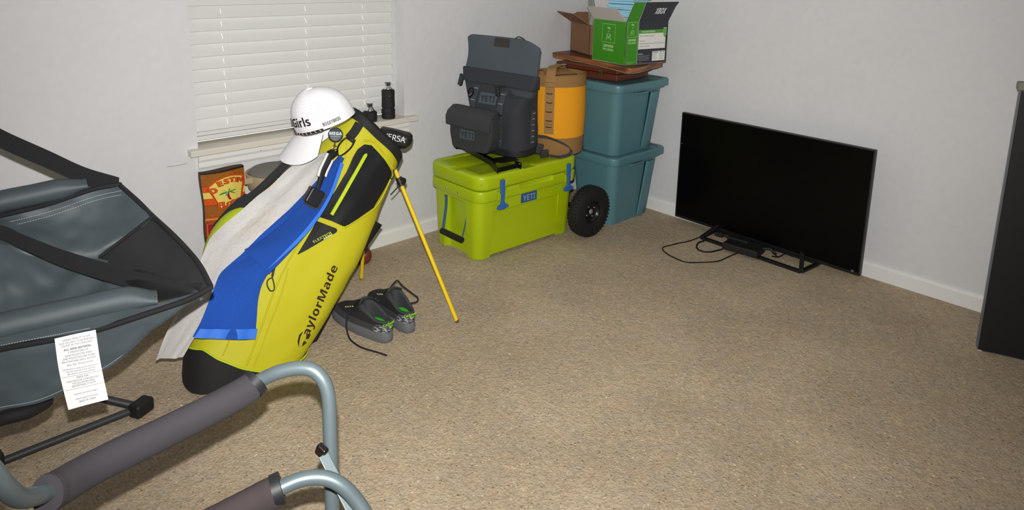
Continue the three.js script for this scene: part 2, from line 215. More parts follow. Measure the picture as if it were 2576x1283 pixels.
// ---------------------------------------------------------------- wooden case, board, boxes
const woodTex = (r, g, b, amp, s, stretch = 18) => dataTex(512, (u, v) => { const n = vnoise(u * 3, v * stretch * 2, 4096, s) - 0.5, f = vnoise(u * 9, v * 160, 4096, s + 1) - 0.5, w = Math.sin((v * stretch + 2.5 * vnoise(u * 2, v * 4, 4096, s + 2)) * 6.28) * 0.5; const k = 1 + amp * (0.5 * w + 0.6 * n + 0.5 * f); return [r * k, g * k, b * k]; }, true);
const LT = 0.878;
{ const t = thing('wooden_case', 'flat dark red wooden case with a brass latch on the upper teal tote', 'case', [-0.28, LT + 0.0015, 0.375], 0.06);
  const m = phys(0xffffff, 0.42, { map: woodTex(92, 44, 26, 0.35, 3) });
  obj('body', planarUV(box(0.34, 0.042, 0.46, 0, 0.021, 0, 0.008)).translate(0, 0, 0), m, t); obj('lid', planarUV(box(0.344, 0.034, 0.464, 0, 0.0605, 0, 0.008)), m, t);
  const l = obj('latch', box(0.004, 0.034, 0.03, -0.173, 0.042, 0.11, 0.0015), std(0x8d7c58, 0.35, { metalness: 0.9 }), t);
  for (const y of [0.03, 0.055]) obj('screw', new THREE.SphereGeometry(0.0025, 8, 6).translate(-0.1755, y, 0.11), matChrome, l);
  obj('hinge_strip', box(0.004, 0.03, 0.006, -0.173, 0.045, 0.135, 0.001), std(0x5d4a2a, 0.4, { metalness: 0.8 }), t); }
{ const t = thing('wooden_board', 'thick slab of varnished wood with a wavy bark edge under the boxes', 'board', [0, LT + 0.083, 0], 0);
  const out = [[-0.37, 0.03], [-0.385, 0.15], [-0.405, 0.28], [-0.43, 0.40], [-0.455, 0.50], [-0.485, 0.60], [-0.52, 0.71], [-0.545, 0.765], [-0.535, 0.79], [-0.49, 0.798], [-0.42, 0.788], [-0.354, 0.771], [-0.28, 0.752], [-0.2, 0.735], [-0.125, 0.715], [-0.095, 0.68], [-0.07, 0.55], [-0.04, 0.3], [-0.04, 0.06], [-0.06, 0.03], [-0.2, 0.025]];
  const c = curve(out.map(p => [p[0], 0, p[1]]), true, 0.4).getPoints(120).slice(0, -1);
  const m = phys(0xffffff, 0.4, { map: woodTex(84, 48, 28, 0.45, 8) }), m2 = phys(0xffffff, 0.5, { map: woodTex(134, 82, 46, 0.6, 14) });
  const cen = V(-0.3, 0, 0.42), ring = (y, k, jit) => c.map((p, i) => { const q = p.clone().sub(cen); q.multiplyScalar(k + jit * (hash(i >> 1, 4) - 0.5)); q.add(cen); q.y = y + (jit ? 0.003 * (hash(i >> 2, 9) - 0.5) : 0); return q; });
  obj('slab', planarUV(loft([ring(0.0, 0.985, 0.0), ring(0.006, 0.995, 0.008), ring(0.026, 1.0, 0.004), ring(0.03, 0.99, 0)])), m2, t);
  obj('top_face', planarUV(loft([ring(0.029, 0.985, 0), ring(0.0315, 0.982, 0)])), m, t);
  obj('bark_edge', planarUV(loft([ring(-0.003, 0.965, 0.02), ring(0.0, 0.998, 0.012), ring(0.004, 0.99, 0.01)], true, true)), std(0x9b8a6c, 0.9), t); }
const BT = LT + 0.083 + 0.033;
const card = (c, r = 0.8) => std(c, r, { bumpMap: speck, bumpScale: 0.0002 });
// an open cardboard box: four walls, floor and flaps; local x,z are its sides
function carton(t, w, d, h, th, mats, flaps) {   // mats: [-x, +x, -z, +z, inside]
  obj('bottom', box(w, th, d, 0, th / 2, 0, 0), mats[4], t);
  const S = [['x', -1], ['x', 1], ['z', -1], ['z', 1]];
  S.forEach(([a, s], i) => { const L = a === 'x' ? d : w; const g = () => new THREE.BoxGeometry(L, h, th / 2); const turn = a === 'x' ? (s < 0 ? -Math.PI / 2 : Math.PI / 2) : (s < 0 ? Math.PI : 0);
    const off = (k) => a === 'x' ? [s * (w / 2 - k), 0] : [0, s * (d / 2 - k)];
    const o = obj('side', g(), mats[i], t); o.position.set(off(th / 4)[0], h / 2, off(th / 4)[1]); o.rotation.y = turn;
    const inn = obj('inner_side', g(), mats[4], t); inn.position.set(off(th * 0.75)[0], h / 2, off(th * 0.75)[1]); inn.rotation.y = turn;
    const f = flaps[i]; if (!f) return; const piv = new THREE.Group(); piv.position.set(off(th / 2)[0], h, off(th / 2)[1]); piv.rotation.y = turn; 
    const fm = new THREE.Matrix4().makeRotationFromEuler(new THREE.Euler(0, turn, 0)).setPosition(piv.position).multiply(new THREE.Matrix4().makeRotationX(f.a));
    const sh = f.shape ?? [[-L / 2, 0], [L / 2, 0], [L / 2 - 0.004, f.l], [-L / 2 + 0.004, f.l]];
    obj('flap', flat(sh, th / 2).translate(0, 0, 0.0002).applyMatrix4(fm), f.m ?? mats[i], t); obj('flap_lining', flat(sh, th / 2).translate(0, 0, -th / 2).applyMatrix4(fm), f.in ?? mats[4], t); });
}
const kraft = card(0x8a6446), kraftDark = card(0x7a563a);
{ const t = thing('cardboard_box', 'plain brown open cardboard box behind the green printed box', 'box', [-0.178, BT, 0.2], -0.43);
  carton(t, 0.18, 0.29, 0.19, 0.006, [kraft, kraft, kraft, kraft, kraftDark], [{ a: 1.02, l: 0.13 }, { a: 0.5, l: 0.1 }, { a: 0.9, l: 0.09 }, null]); }
const green = 0x3f8a1a, ink = 0x2b2f38;
const printSide = (draw, w, h, base) => card(0xffffff, 0.55).clone();
const gMat = canvasTex(640, 480, (g, w, h) => { g.fillStyle = '#3b8d14'; g.fillRect(0, 0, w, h); g.strokeStyle = '#9fd47f'; g.lineWidth = 5; g.strokeRect(190, 45, 250, 205); g.fillStyle = '#d8efc8'; g.font = 'bold 34px sans-serif'; g.textAlign = 'center'; g.fillText('Put', 315, 100); g.fillText('---', 315, 135);
  g.lineWidth = 4; g.strokeStyle = '#c5e6b0'; g.beginPath(); g.moveTo(270, 225); g.quadraticCurveTo(275, 155, 300, 152); g.lineTo(335, 152); g.quadraticCurveTo(358, 155, 362, 225); g.quadraticCurveTo(345, 200, 315, 200); g.quadraticCurveTo(285, 200, 270, 225); g.stroke(); for (const [x, y] of [[295, 175], [338, 172], [305, 190], [330, 190]]) { g.beginPath(); g.arc(x, y, 7, 0, 7); g.fillStyle = '#d8efc8'; g.fill(); }
  g.font = 'bold 40px sans-serif'; g.fillStyle = '#cfeabb'; g.fillText('CERTIFIED', 315, 305); g.font = '38px sans-serif'; g.fillText('PRE-OWNED', 315, 345); });
const gkMat = canvasTex(860, 480, (g, w, h) => { // the printed end: a green strip and a dark panel
  g.fillStyle = '#3b8d14'; g.fillRect(0, 0, w, h); g.fillStyle = '#2b2f37'; g.fillRect(250, 0, w - 250, h); g.fillStyle = '#d6d8cf'; g.fillRect(246, 0, 6, h);
  g.strokeStyle = '#9fd47f'; g.lineWidth = 4; g.strokeRect(34, 6, 190, 165); g.fillStyle = '#d8efc8'; g.textAlign = 'center'; g.font = 'bold 30px sans-serif'; g.fillText('Put', 130, 45); g.fillText('---', 130, 75); g.beginPath(); g.moveTo(95, 155); g.quadraticCurveTo(98, 98, 118, 95); g.lineTo(144, 95); g.quadraticCurveTo(162, 98, 166, 155); g.quadraticCurveTo(150, 130, 130, 130); g.quadraticCurveTo(110, 130, 95, 155); g.stroke(); for (const [x, y] of [[115, 112], [146, 110], [122, 125]]) { g.beginPath(); g.arc(x, y, 6, 0, 7); g.fill(); }
  g.font = 'bold 32px sans-serif'; g.fillStyle = '#cfeabb'; g.fillText('CERTIFIED', 130, 215); g.font = '30px sans-serif'; g.fillText('PRE-OWNED', 130, 247);
  g.fillStyle = '#7fb566'; for (let i = 0; i < 2; i++) g.fillRect(30, 445 + i * 14, 190 - i * 40, 5);
  g.fillStyle = '#4c9a2a'; g.fillRect(262, 95, 560, 40); g.fillStyle = '#e4e4de'; g.fillRect(262, 135, 560, 175); g.fillStyle = '#d9efc9'; g.font = 'bold 24px sans-serif'; g.textAlign = 'left'; g.fillText('Pre-owned Certification', 320, 123);
  g.fillStyle = '#4b4f4a'; g.font = '22px sans-serif'; g.fillText('Why buy certified pre-owned?', 280, 170); g.font = '20px sans-serif'; g.fillText('\u2022 Great value', 275, 225); g.fillText('\u2022 Quality certification backed by our 90 day limited warranty', 275, 255); g.fillText('\u2022 Console and one game', 275, 285);
  g.fillStyle = '#57a53a'; g.fillRect(770, 75, 66, 80); g.beginPath(); g.moveTo(770, 155); g.lineTo(836, 155); g.lineTo(803, 190); g.fill(); g.strokeStyle = '#cfe6c2'; g.lineWidth = 4; g.strokeRect(775, 80, 56, 70);
  g.fillStyle = '#c9ccd0'; g.font = 'bold 20px sans-serif'; g.fillText('WARNING', 268, 372); g.fillStyle = '#8d929a'; for (let i = 0; i < 4; i++) g.fillRect(268, 385 + i * 16, 240 - (i % 2) * 25, 5); g.fillRect(268, 458, 80, 4);
  g.fillStyle = '#e9e9e6'; g.fillRect(560, 340, 270, 110); g.fillStyle = '#2a2a2a'; for (let i = 0; i < 34; i++) if (hash(i, 2) > 0.35) g.fillRect(570 + i * 3.2, 344, 2, 14); for (let i = 0; i < 34; i++) if (hash(i, 6) > 0.35) g.fillRect(706 + i * 3.2, 344, 2, 14); g.fillStyle = '#85857f'; for (let i = 0; i < 5; i++) { g.fillRect(570, 368 + i * 15, 100 - (i % 3) * 20, 4); g.fillRect(706, 368 + i * 15, 110 - (i % 2) * 30, 4); } });
const flapMat = canvasTex(860, 222, (g, w, h) => { g.fillStyle = '#3b8d14'; g.fillRect(0, 0, w, h); g.fillStyle = '#2b2f37'; g.fillRect(250, 0, w - 250, h); g.fillStyle = '#d6d8cf'; g.fillRect(246, 0, 6, h); g.fillStyle = '#f0f0ec'; g.font = 'italic bold 82px sans-serif'; g.textAlign = 'center'; g.save(); g.translate(610, 135); g.scale(0.95, 1.15); g.fillText('XBOX', 0, 0); g.restore(); });
const pm = t => std(0xffffff, 0.5, { map: t, bumpMap: speck, bumpScale: 0.0001 });
{ const w = 0.33, d = 0.285, h = 0.247, t = thing('printed_box', 'open green and dark grey printed console box with white lettering', 'box', [-0.31, BT, 0.597], -0.17);
  t.position.y = BT; 
  const gr = card(0x3b8d14, 0.55), liner = card(0xb9b2aa);
  carton(t, w, d, h, 0.005, [pm(gMat), gr, gr, pm(gkMat), liner], [{ a: 0.45, l: 0.1, m: liner, in: liner, shape: [[-d / 2, 0], [d / 2, 0], [d / 2 - 0.05, 0.078], [-d / 2 - 0.03, 0.078]] }, null, null, { a: 0.42, l: 0.122, m: pm(flapMat), in: liner, shape: [[-w / 2, 0], [w / 2, 0], [w / 2 + 0.004, 0.035], [w / 2 + 0.012, 0.095], [w / 2 + 0.026, 0.122], [-w / 2 + 0.01, 0.122]] }]);
  t.traverse(o => { if (o.name === 'flap' && o.material.map) { const p = o.geometry.attributes.position, uv = o.geometry.attributes.uv; for (let i = 0; i < uv.count; i++) uv.setXY(i, (uv.getX(i) + w / 2) / w, uv.getY(i) / 0.122); } }); }
// stack of pale blue folded pads standing in the printed box, white paper under them
{ const t = thing('blue_pads', 'stack of pale blue folded disposable pads in the green box', 'pads', [-0.305, BT + 0.006, 0.575], 0.05);
  const m = cloth(0x9fd3e6, 0.8, 30), m2 = cloth(0xcfe6ee, 0.8, 30);
  for (let i = 0; i < 22; i++) { const y = 0.226 + i * 0.0112, o = obj('pad', box(0.165 + 0.02 * hash(i, 1), 0.0125, 0.17 + 0.03 * hash(i, 2), 0.012 * (hash(i, 3) - 0.5), 0, 0.014 * (hash(i, 4) - 0.5), 0.005, 2), i < 2 ? m2 : m, t); o.position.y = y; o.rotation.set(0.05 * (hash(i, 5) - 0.5), 0.14 * (hash(i, 6) - 0.5), 0.08 * (hash(i, 7) - 0.5)); }
  for (let i = 0; i < 7; i++) { const o = obj('upright_pad', box(0.02, 0.205, 0.15, -0.07 + i * 0.023, 0.107, 0, 0.008, 2), m2, t); o.rotation.y = 0.06 * (hash(i, 8) - 0.5); } }
{ const rows = []; for (let j = 0; j <= 8; j++) { const r = []; for (let i = 0; i <= 8; i++) { const u = i / 8 - 0.5, v = j / 8; r.push(V(-0.355 + u * 0.07 * (1 - 0.2 * (1 - v)) + 0.012 * Math.sin(v * 3), BT + 0.15 + v * 0.27, 0.25 - u * 0.07 + 0.02 * Math.cos(u * 4) + 0.012 * Math.sin(v * 5 + u * 3))); } rows.push(r); }
  const p = V(-0.21, 0, 0.25); tag(obj('grey_bag', sheet(rows, 0.003).translate(0.12, 0, -0.03), cloth(0x9a9f98, 0.8, 20)), 'grey fabric sheet poking up out of the brown box', 'fabric'); }
// ---------------------------------------------------------------- wheeled cooler
const upright = (w, d, r, h, bevel = 0.006) => new THREE.ExtrudeGeometry(new THREE.Shape(rrect(w - 2 * bevel, d - 2 * bevel, r, 8).map(p => new THREE.Vector2(...p))), { depth: h - 2 * bevel, bevelEnabled: true, bevelSize: bevel, bevelThickness: bevel, bevelSegments: 3, curveSegments: 8 }).rotateX(-Math.PI / 2).translate(0, bevel, 0);
function carve(base, cuts) { const ev = new Evaluator(); ev.useGroups = false; ev.attributes = ['position', 'normal']; let a = new Brush(base); a.updateMatrixWorld(); for (const c of cuts) { const b = new Brush(c); b.updateMatrixWorld(); a = ev.evaluate(a, b, SUBTRACTION); } return toCreasedNormals(a.geometry, 0.6); }
const noUV = g => { g.deleteAttribute('uv'); return mergeVertices(g); };
{ const lime = phys(0xa9bf08, 0.36, { bumpMap: null }), blue = std(0x2f62b0, 0.6);
  const t = thing('wheeled_cooler', 'large lime green hard cooler with black wheels and blue latches', 'cooler', [-1.06, 0, 0.338], -0.025);
  const body = upright(0.735, 0.405, 0.05, 0.385); { const p = body.attributes.position; for (let i = 0; i < p.count; i++) { const k = p.getY(i) / 0.385; p.setX(i, p.getX(i) * lerp(0.965, 1, k)); p.setZ(i, p.getZ(i) * lerp(0.93, 1.0, k)); } body.computeVertexNormals(); }
  const B = (w, h, d, x, y, z, r = 0.012) => box(w, h, d, x, y, z, r, 3);
  obj('body', carve(body, [B(0.09, 0.42, 0.2, -0.365, 0.1, 0.0, 0.03), B(0.5, 0.3, 0.03, -0.01, 0.11, 0.2065, 0.01), B(0.52, 0.05, 0.6, -0.01, -0.007, 0, 0.012), B(0.1, 0.1, 0.16, 0.37, 0.0, 0.21, 0.02), B(0.1, 0.1, 0.16, 0.37, 0.0, -0.21, 0.02)].map(g => g)), lime, t);
  obj('rim', carve(upright(0.75, 0.445, 0.055, 0.062, 0.008).translate(0, 0.327, 0), [-0.217, 0.287].map(x => B(0.07, 0.2, 0.05, x, 0.35, 0.222, 0.012)).concat([B(0.26, 0.05, 0.03, 0.035, 0.385, 0.226, 0.01)])), lime, t);
  const lid = obj('lid', carve(upright(0.755, 0.455, 0.06, 0.082, 0.016).translate(0, 0.392, 0), [B(0.66, 0.02, 0.36, 0, 0.479, 0, 0.008), B(0.1, 0.03, 0.5, -0.02, 0.4835, 0, 0.008), B(0.8, 0.03, 0.08, 0, 0.4835, 0.0, 0.008)].concat([-0.217, 0.287].map(x => B(0.05, 0.09, 0.03, x, 0.4, 0.236, 0.008)))), lime, t);
  obj('hinge_block', [B(0.03, 0.025, 0.08, 0.386, 0.43, 0.12, 0.006), B(0.03, 0.03, 0.09, 0.386, 0.39, 0.12, 0.006)], lime, t); obj('hinge_block', [B(0.03, 0.025, 0.08, 0.386, 0.43, -0.12, 0.006)], lime, t);
  for (const x of [-0.217, 0.287]) { const z = 0.226, l = obj('latch', [box(0.03, 0.075, 0.012, x, 0.4, z, 0.004), at(box(0.022, 0.075, 0.012, 0, 0, 0, 0.004), x + 0.002, 0.335, z, 0.06), flat([[-0.034, -0.012], [-0.03, 0.002], [-0.012, 0.008], [-0.009, 0.022], [0.009, 0.022], [0.012, 0.01], [0.03, 0.004], [0.036, -0.006], [0, -0.016]], 0.012, 0.002).translate(x + 0.004, 0.292, z - 0.008)], blue, t); 
    for (const k of [-0.024, 0.026]) obj('latch_keeper', box(0.008, 0.045, 0.02, x + k, 0.352, z - 0.008, 0.003), lime, t); }
  const pl = obj('name_plate', box(0.118, 0.052, 0.006, 0.0, 0.292, 0.2, 0.002), std(0x2b568f, 0.45), t); obj('lettering', letters('YETI', 0.033).translate(0, 0.292, 0.2025), std(0x8b98a8, 0.4), pl);
  obj('rope', [tube([[-0.353, 0.305, -0.085], [-0.35, 0.24, -0.09], [-0.362, 0.17, -0.088], [-0.378, 0.105, -0.082]], 0.0075, 24, 8), tube([[-0.353, 0.305, 0.085], [-0.35, 0.24, 0.09], [-0.362, 0.17, 0.09], [-0.378, 0.105, 0.084]], 0.003, 24, 6)], std(0x35609a, 0.8, { bumpMap: speck, bumpScale: 0.002 }), t);
  obj('handle_grip', rod([-0.38, 0.1, -0.088], [-0.38, 0.1, 0.09], 0.0165, 20), std(0x17170f, 0.6), t);
  for (const z of [-0.06, 0.045]) obj('rivet', new THREE.SphereGeometry(0.006, 10, 8).scale(0.4, 1, 1).translate(-0.376, 0.352, z), matChrome, t);
  obj('rivet', new THREE.SphereGeometry(0.004, 10, 8).translate(-0.352, 0.43, 0.213), matChrome, t);
  const R = 0.152, rub = std(0x0b0b0b, 0.78, { bumpMap: speck, bumpScale: 0.001 });
  for (const [z, s] of [[0.305, 1], [-0.275, -1]]) {
    const prof = [[0.062, -0.036], [0.075, -0.042], [0.1, -0.044], [0.132, -0.036], [0.148, -0.024], [R, -0.008], [R, 0.008], [0.148, 0.024], [0.132, 0.036], [0.1, 0.044], [0.075, 0.042], [0.062, 0.03]].map(p => new THREE.Vector2(p[0], p[1]));
    const lugs = []; for (let i = 0; i < 44; i++) { const a = i / 44 * 6.2832; for (const q of [-1, 1]) lugs.push(at(new THREE.BoxGeometry(0.008, 0.01, 0.026), Math.cos(a + q * 0.03) * (R - 0.0062), Math.sin(a + q * 0.03) * (R - 0.0062), q * 0.017, 0, 0, a)); }
    const w = obj('wheel', [new THREE.LatheGeometry(prof, 56).rotateX(Math.PI / 2), ...lugs], rub, t); w.position.set(0.385, R + 0.001, z);
    obj('hub', [new THREE.LatheGeometry([[0, 0.006], [0.03, 0.008], [0.05, 0.004], [0.058, 0.022], [0.066, 0.034], [0.062, 0.0], [0.05, -0.01], [0, -0.012]].map(p => new THREE.Vector2(...p)), 40).rotateX(Math.PI / 2)].map(g => s < 0 ? g.rotateY(Math.PI) : g), std(0x101010, 0.3), w);
    obj('hub_cap', new THREE.SphereGeometry(0.016, 16, 10).scale(1, 1, 0.5).translate(0, 0, s * 0.016), std(0x8c8c88, 0.5, { metalness: 0.4 }), w);
    for (let i = 0; i < 4; i++) { const a = i * 1.5708 + 0.5; obj('hub_bolt', new THREE.SphereGeometry(0.007, 10, 8).translate(Math.cos(a) * 0.036, Math.sin(a) * 0.036, s * 0.012), std(0x7d7d7a, 0.35, { metalness: 0.8 }), w); } }
  obj('axle', rod([0.385, R, -0.24], [0.385, R, 0.27], 0.012), matBlackMetal, t); }
// black metal bracket frame lying on the cooler lid
const CT = 0.4745;
{ const t = thing('metal_bracket', 'black metal channel frame lying on the cooler under the backpack', 'bracket', [0, CT, 0]);
  obj('rail', [bar([-1.157, 0.021, 0.075], [-1.262, 0.021, 0.475], 0.006, 0.03), bar([-1.145, 0.034, 0.075], [-1.248, 0.034, 0.475], 0.03, 0.004)], matBlackMetal, t);
  obj('end_channel', [bar([-1.235, 0.018, 0.4], [-1.317, 0.018, 0.555], 0.004, 0.036), bar([-1.317, 0.02, 0.555], [-1.16, 0.022, 0.56], 0.004, 0.026), bar([-1.235, 0.034, 0.45], [-1.12, 0.036, 0.47], 0.09, 0.004)], matBlackMetal, t);
  obj('end_plate', bar([-1.16, 0.018, 0.57], [-1.155, 0.018, 0.515], 0.005, 0.036), matBlackMetal, t);
  obj('bolt', new THREE.SphereGeometry(0.004, 10, 8).translate(-1.163, 0.028, 0.561), matChrome, t);
  const e = obj('upright_plate', [bar([-1.185, 0.045, 0.045], [-1.14, 0.045, 0.07], 0.006, 0.075, [0, 1, 0]), bar([-1.165, 0.045, 0.05], [-1.115, 0.052, 0.09], 0.006, 0.07)], matBlackMetal, t);
  obj('bolt', new THREE.SphereGeometry(0.004, 10, 8).translate(-1.172, 0.075, 0.0655), matChrome, e); }
// ---------------------------------------------------------------- backpack cooler
{ const t = thing('backpack_cooler', 'charcoal soft backpack cooler with its top flap standing open', 'backpack', [-1.035, CT + 0.038, 0.3], 0.0);
  const ch = cloth(0x2f3238, 0.82, 22, 0.0004), ch2 = cloth(0x55595f, 0.85, 22, 0.0004), lite = cloth(0x4a535a, 0.85, 26, 0.0004), web = cloth(0x3c4046, 0.8, 30);
  const H = 0.45, R = (y) => { const k = y / H, p = smooth(0.25, 1, k); const w = lerp(0.375, 0.54, p * p), d = lerp(0.24, 0.03, Math.pow(p, 1.6)), r = lerp(0.085, 0.0145, p), cx = lerp(0.0, -0.045, p), cz = lerp(0, 0.0, p), yaw = lerp(0.18, 0.1, k);
    return rrect(d, w, Math.min(r, d / 2 - 0.0005), 8).map(q => { const x = q[0], z = -q[1]; const n = 0.004 * noise3(x * 14, y * 9, z * 14) * (1 - p * 0.5); const L = Math.hypot(x, z); return V(cx + (x * Math.cos(yaw) + z * Math.sin(yaw)) * (1 + n / L), y, cz + (-x * Math.sin(yaw) + z * Math.cos(yaw)) * (1 + n / L)); }); };
  const rows = []; for (let i = 0; i <= 22; i++) rows.push(R(H * i / 22));
  obj('body', loft(rows, true, true), ch, t);
  obj('base_band', loft([0, 0.012, 0.03, 0.036].map((y, i) => R(y).map(p => V(p.x * (i === 3 ? 1.005 : 1.02), y - 0.002, p.z * (i === 3 ? 1.005 : 1.02))))), std(0x17181a, 0.7), t);
  obj('rim_band', loft([H - 0.075, H - 0.072, H - 0.004, H].map((y, i) => R(y).map(p => { const c = V(-0.045, 0, 0); return V((p.x - c.x) * (i % 3 ? 1.16 : 1.02) + c.x, y + 0.001, p.z * (i % 3 ? 1.012 : 1.0)); })), false, false), ch, t);
  // flap: slightly bowed sheet standing on the rim
  const fr = []; for (let j = 0; j <= 10; j++) { const r = []; for (let i = 0; i <= 24; i++) { const u = i / 24, v = j / 10, z = lerp(-0.268, 0.264, u); const pinch = 0.012 * Math.sin(v * Math.PI) * (u < 0.5 ? 1 : -0.4); const round = 0.02 * (Math.pow(1 - clamp(u / 0.08, 0, 1), 2) + 2.0 * Math.pow(clamp((u - 0.72) / 0.28, 0, 1), 2)) * v; const cc = Math.cos(0.1), ss = Math.sin(0.1); const xx = 0.02 * v + 0.012 * Math.sin(u * 3.1) * v + 0.004 * Math.sin(u * 9 + v * 4) * v; const zz = z + (u < 0.5 ? pinch * (1 - 2 * u) : 0); r.push(V(-0.045 + xx * cc + zz * ss, H - 0.012 + v * 0.2 - round, -xx * ss + zz * cc)); } fr.push(r); }
  const fl = obj('flap', sheet(fr, 0.008), lite, t);
  obj('magnet_patch', sheet([0, 1].map(j => [0, 0.25, 0.5, 0.75, 1].map(k => { const u = 0.37 + 0.22 * k, v = 0.73 + 0.23 * j; const p = fr[Math.round(v * 10)][Math.round(u * 24)]; return V(p.x - 0.0035, p.y + (v * 10 - Math.round(v * 10)) * 0.02, p.z); })), 0.002), cloth(0x3a3530, 0.9, 20), fl);
  obj('flap_loop', tube([fr[10][16], V(fr[10][17].x, fr[10][17].y + 0.01, fr[10][17].z), V(fr[10][18].x, fr[10][18].y + 0.008, fr[10][18].z), fr[10][19]], 0.004, 14, 6), web, fl);
  // front face points to the window side; helper on it: h height, z along the width
  const ry = y => { const k = R(y), m = k.reduce((a, p) => p.x < a.x ? p : a, k[0]); return m.x; };
  const F = (z, y, o = 0.004) => { const ring = R(y); let best = null; for (let i = 0; i < ring.length; i++) { const a = ring[i], b = ring[(i + 1) % ring.length]; if ((a.z - z) * (b.z - z) <= 0 && Math.abs(a.z - b.z) > 1e-6) { const k = (z - a.z) / (b.z - a.z), x = lerp(a.x, b.x, k); if (best === null || x < best) best = x; } } return V((best ?? -0.1) - o, y, z); };
  const strip = (name, z0, y0, y1, n) => { const s = []; for (let j = 0; j <= 12; j++) { const y = lerp(y0, y1, j / 12); s.push([F(z0 - 0.019, y), F(z0, y, 0.006), F(z0 + 0.019, y)]); } const o = obj(name, sheet(s, 0.003), web, t); for (let k = 0; k < n; k++) { const y = lerp(y0 + 0.03, y1 - 0.015, k / (n - 1)); obj('webbing_bar', [rod(F(z0 - 0.014, y, 0.008).toArray(), F(z0 + 0.014, y, 0.008).toArray(), 0.0022, 6)], std(0xa5a8a8, 0.5), o); } };
  strip('webbing_strip', -0.125, 0.06, 0.36, 5); strip('webbing_strip', 0.075, 0.05, 0.35, 6);
  const lp = obj('name_patch', sheet([[F(-0.085, 0.27, 0.006), F(-0.02, 0.27, 0.006), F(0.04, 0.27, 0.006)], [F(-0.085, 0.33, 0.006), F(-0.02, 0.33, 0.006), F(0.04, 0.33, 0.006)]], 0.002), std(0x46545c, 0.6), t);
  const c0 = F(-0.022, 0.3, 0.0085); obj('lettering', place(letters('YETI', 0.036), c0.toArray(), [0.17, 0, 1], [0.18, 1, 0.02]), std(0x2c3036, 0.6), lp);
  obj('clip', [box(0.012, 0.05, 0.03, 0, 0, 0, 0.004), box(0.012, 0.012, 0.045, 0, 0.028, 0.008, 0.003), box(0.008, 0.008, 0.05, 0.004, 0.03, 0.045, 0.003)].map(g => g.rotateX(-0.12).translate(F(0.035, 0.345, 0.012).x, 0.345, 0.035)), std(0x1c1d20, 0.5), t);
  obj('carabiner', tube([[0, 0.02, 0.012], [0, 0.03, -0.008], [0, 0.01, -0.03], [0, -0.018, -0.028], [0, -0.02, -0.012], [0, 0.005, 0.01]], 0.004, 30, 8, true).translate(F(-0.14, 0.315, 0.012).x, 0.315, -0.14), std(0x1a1a1c, 0.3, { metalness: 0.6 }), t);
  obj('carabiner_gate', rod([F(-0.14, 0.3, 0.012).x, 0.3, -0.158], [F(-0.13, 0.315, 0.012).x, 0.318, -0.13], 0.003, 8), matChrome, t);
  obj('side_buckle', [tube([[-0.06, 0.4, -0.215], [-0.075, 0.402, -0.24], [-0.09, 0.398, -0.262]], 0.006, 12, 8), box(0.02, 0.026, 0.04, -0.095, 0.395, -0.262, 0.006), at(box(0.02, 0.055, 0.03, 0, 0, 0, 0.007), -0.105, 0.366, -0.266, 0.35)], std(0x303338, 0.6), t);
  // right side: handle strap and ladder strip, on the face towards +z
  const Sd = (x, y, o = 0.004) => { const ring = R(y); let best = null; for (let i = 0; i < ring.length; i++) { const a = ring[i], b = ring[(i + 1) % ring.length]; if ((a.x - x) * (b.x - x) <= 0 && Math.abs(a.x - b.x) > 1e-6) { const z = lerp(a.z, b.z, (x - a.x) / (b.x - a.x)); if (best === null || z > best) best = z; } } return V(x, y, (best ?? 0.17) + o); };
  { const s = []; for (let j = 0; j <= 10; j++) { const y = lerp(0.06, 0.25, j / 10), x = 0.035; s.push([Sd(x - 0.018, y), Sd(x, y, 0.006), Sd(x + 0.018, y)]); } const o = obj('webbing_strip', sheet(s, 0.003), web, t); for (let k = 0; k < 6; k++) { const y = lerp(0.07, 0.235, k / 5); obj('webbing_bar', rod(Sd(0.024, y, 0.008).toArray(), Sd(0.046, y, 0.008).toArray(), 0.0022, 6), std(0xa5a8a8, 0.5), o); } }
  { const s = []; for (let i = 0; i <= 10; i++) { const x = lerp(-0.085, -0.012, i / 10); s.push([Sd(clamp(x, -0.07, 0.0), 0.335, 0.008 + 0.004 * Math.sin(i / 10 * 3.14)).setX(x), Sd(clamp(x, -0.07, 0.0), 0.368, 0.008 + 0.004 * Math.sin(i / 10 * 3.14)).setX(x)]); } obj('side_handle', sheet(s, 0.005), web, t); obj('handle_patch', box(0.03, 0.036, 0.006, -0.09, 0.352, Sd(-0.07, 0.352).z + 0.002, 0.002), std(0x3c4046, 0.6), t); }
  // shoulder strap looping out over the cooler
  const ribbon = (pts, wdt, th, up) => { const c = curve(pts), n = 40, rows = []; for (let i = 0; i <= n; i++) { const p = c.getPoint(i / n), tg = c.getTangent(i / n), u = V(...up(i / n)).cross(tg).normalize(); const s = u.cross(tg).normalize().multiplyScalar(wdt / 2); rows.push([p.clone().sub(s), p.clone().add(s)]); } return sheet(rows, th); };
  obj('strap', ribbon([[0.1, 0.09, 0.16], [0.14, 0.085, 0.2], [0.2, 0.055, 0.26], [0.245, 0.02, 0.285], [0.24, -0.012, 0.29], [0.19, -0.028, 0.262], [0.14, -0.02, 0.225]], 0.024, 0.003, k => [0.3, 0.4, -1]), web, t);
  obj('strap_buckle', [at(box(0.05, 0.045, 0.016, 0, 0, 0, 0.005), 0.118, -0.008, 0.205, 0.2, -0.5, 0.2), at(box(0.04, 0.06, 0.012, 0, 0, 0, 0.005), 0.098, 0.02, 0.185, 0, -0.5, -0.2)], std(0x2b2c2e, 0.6), t);
}
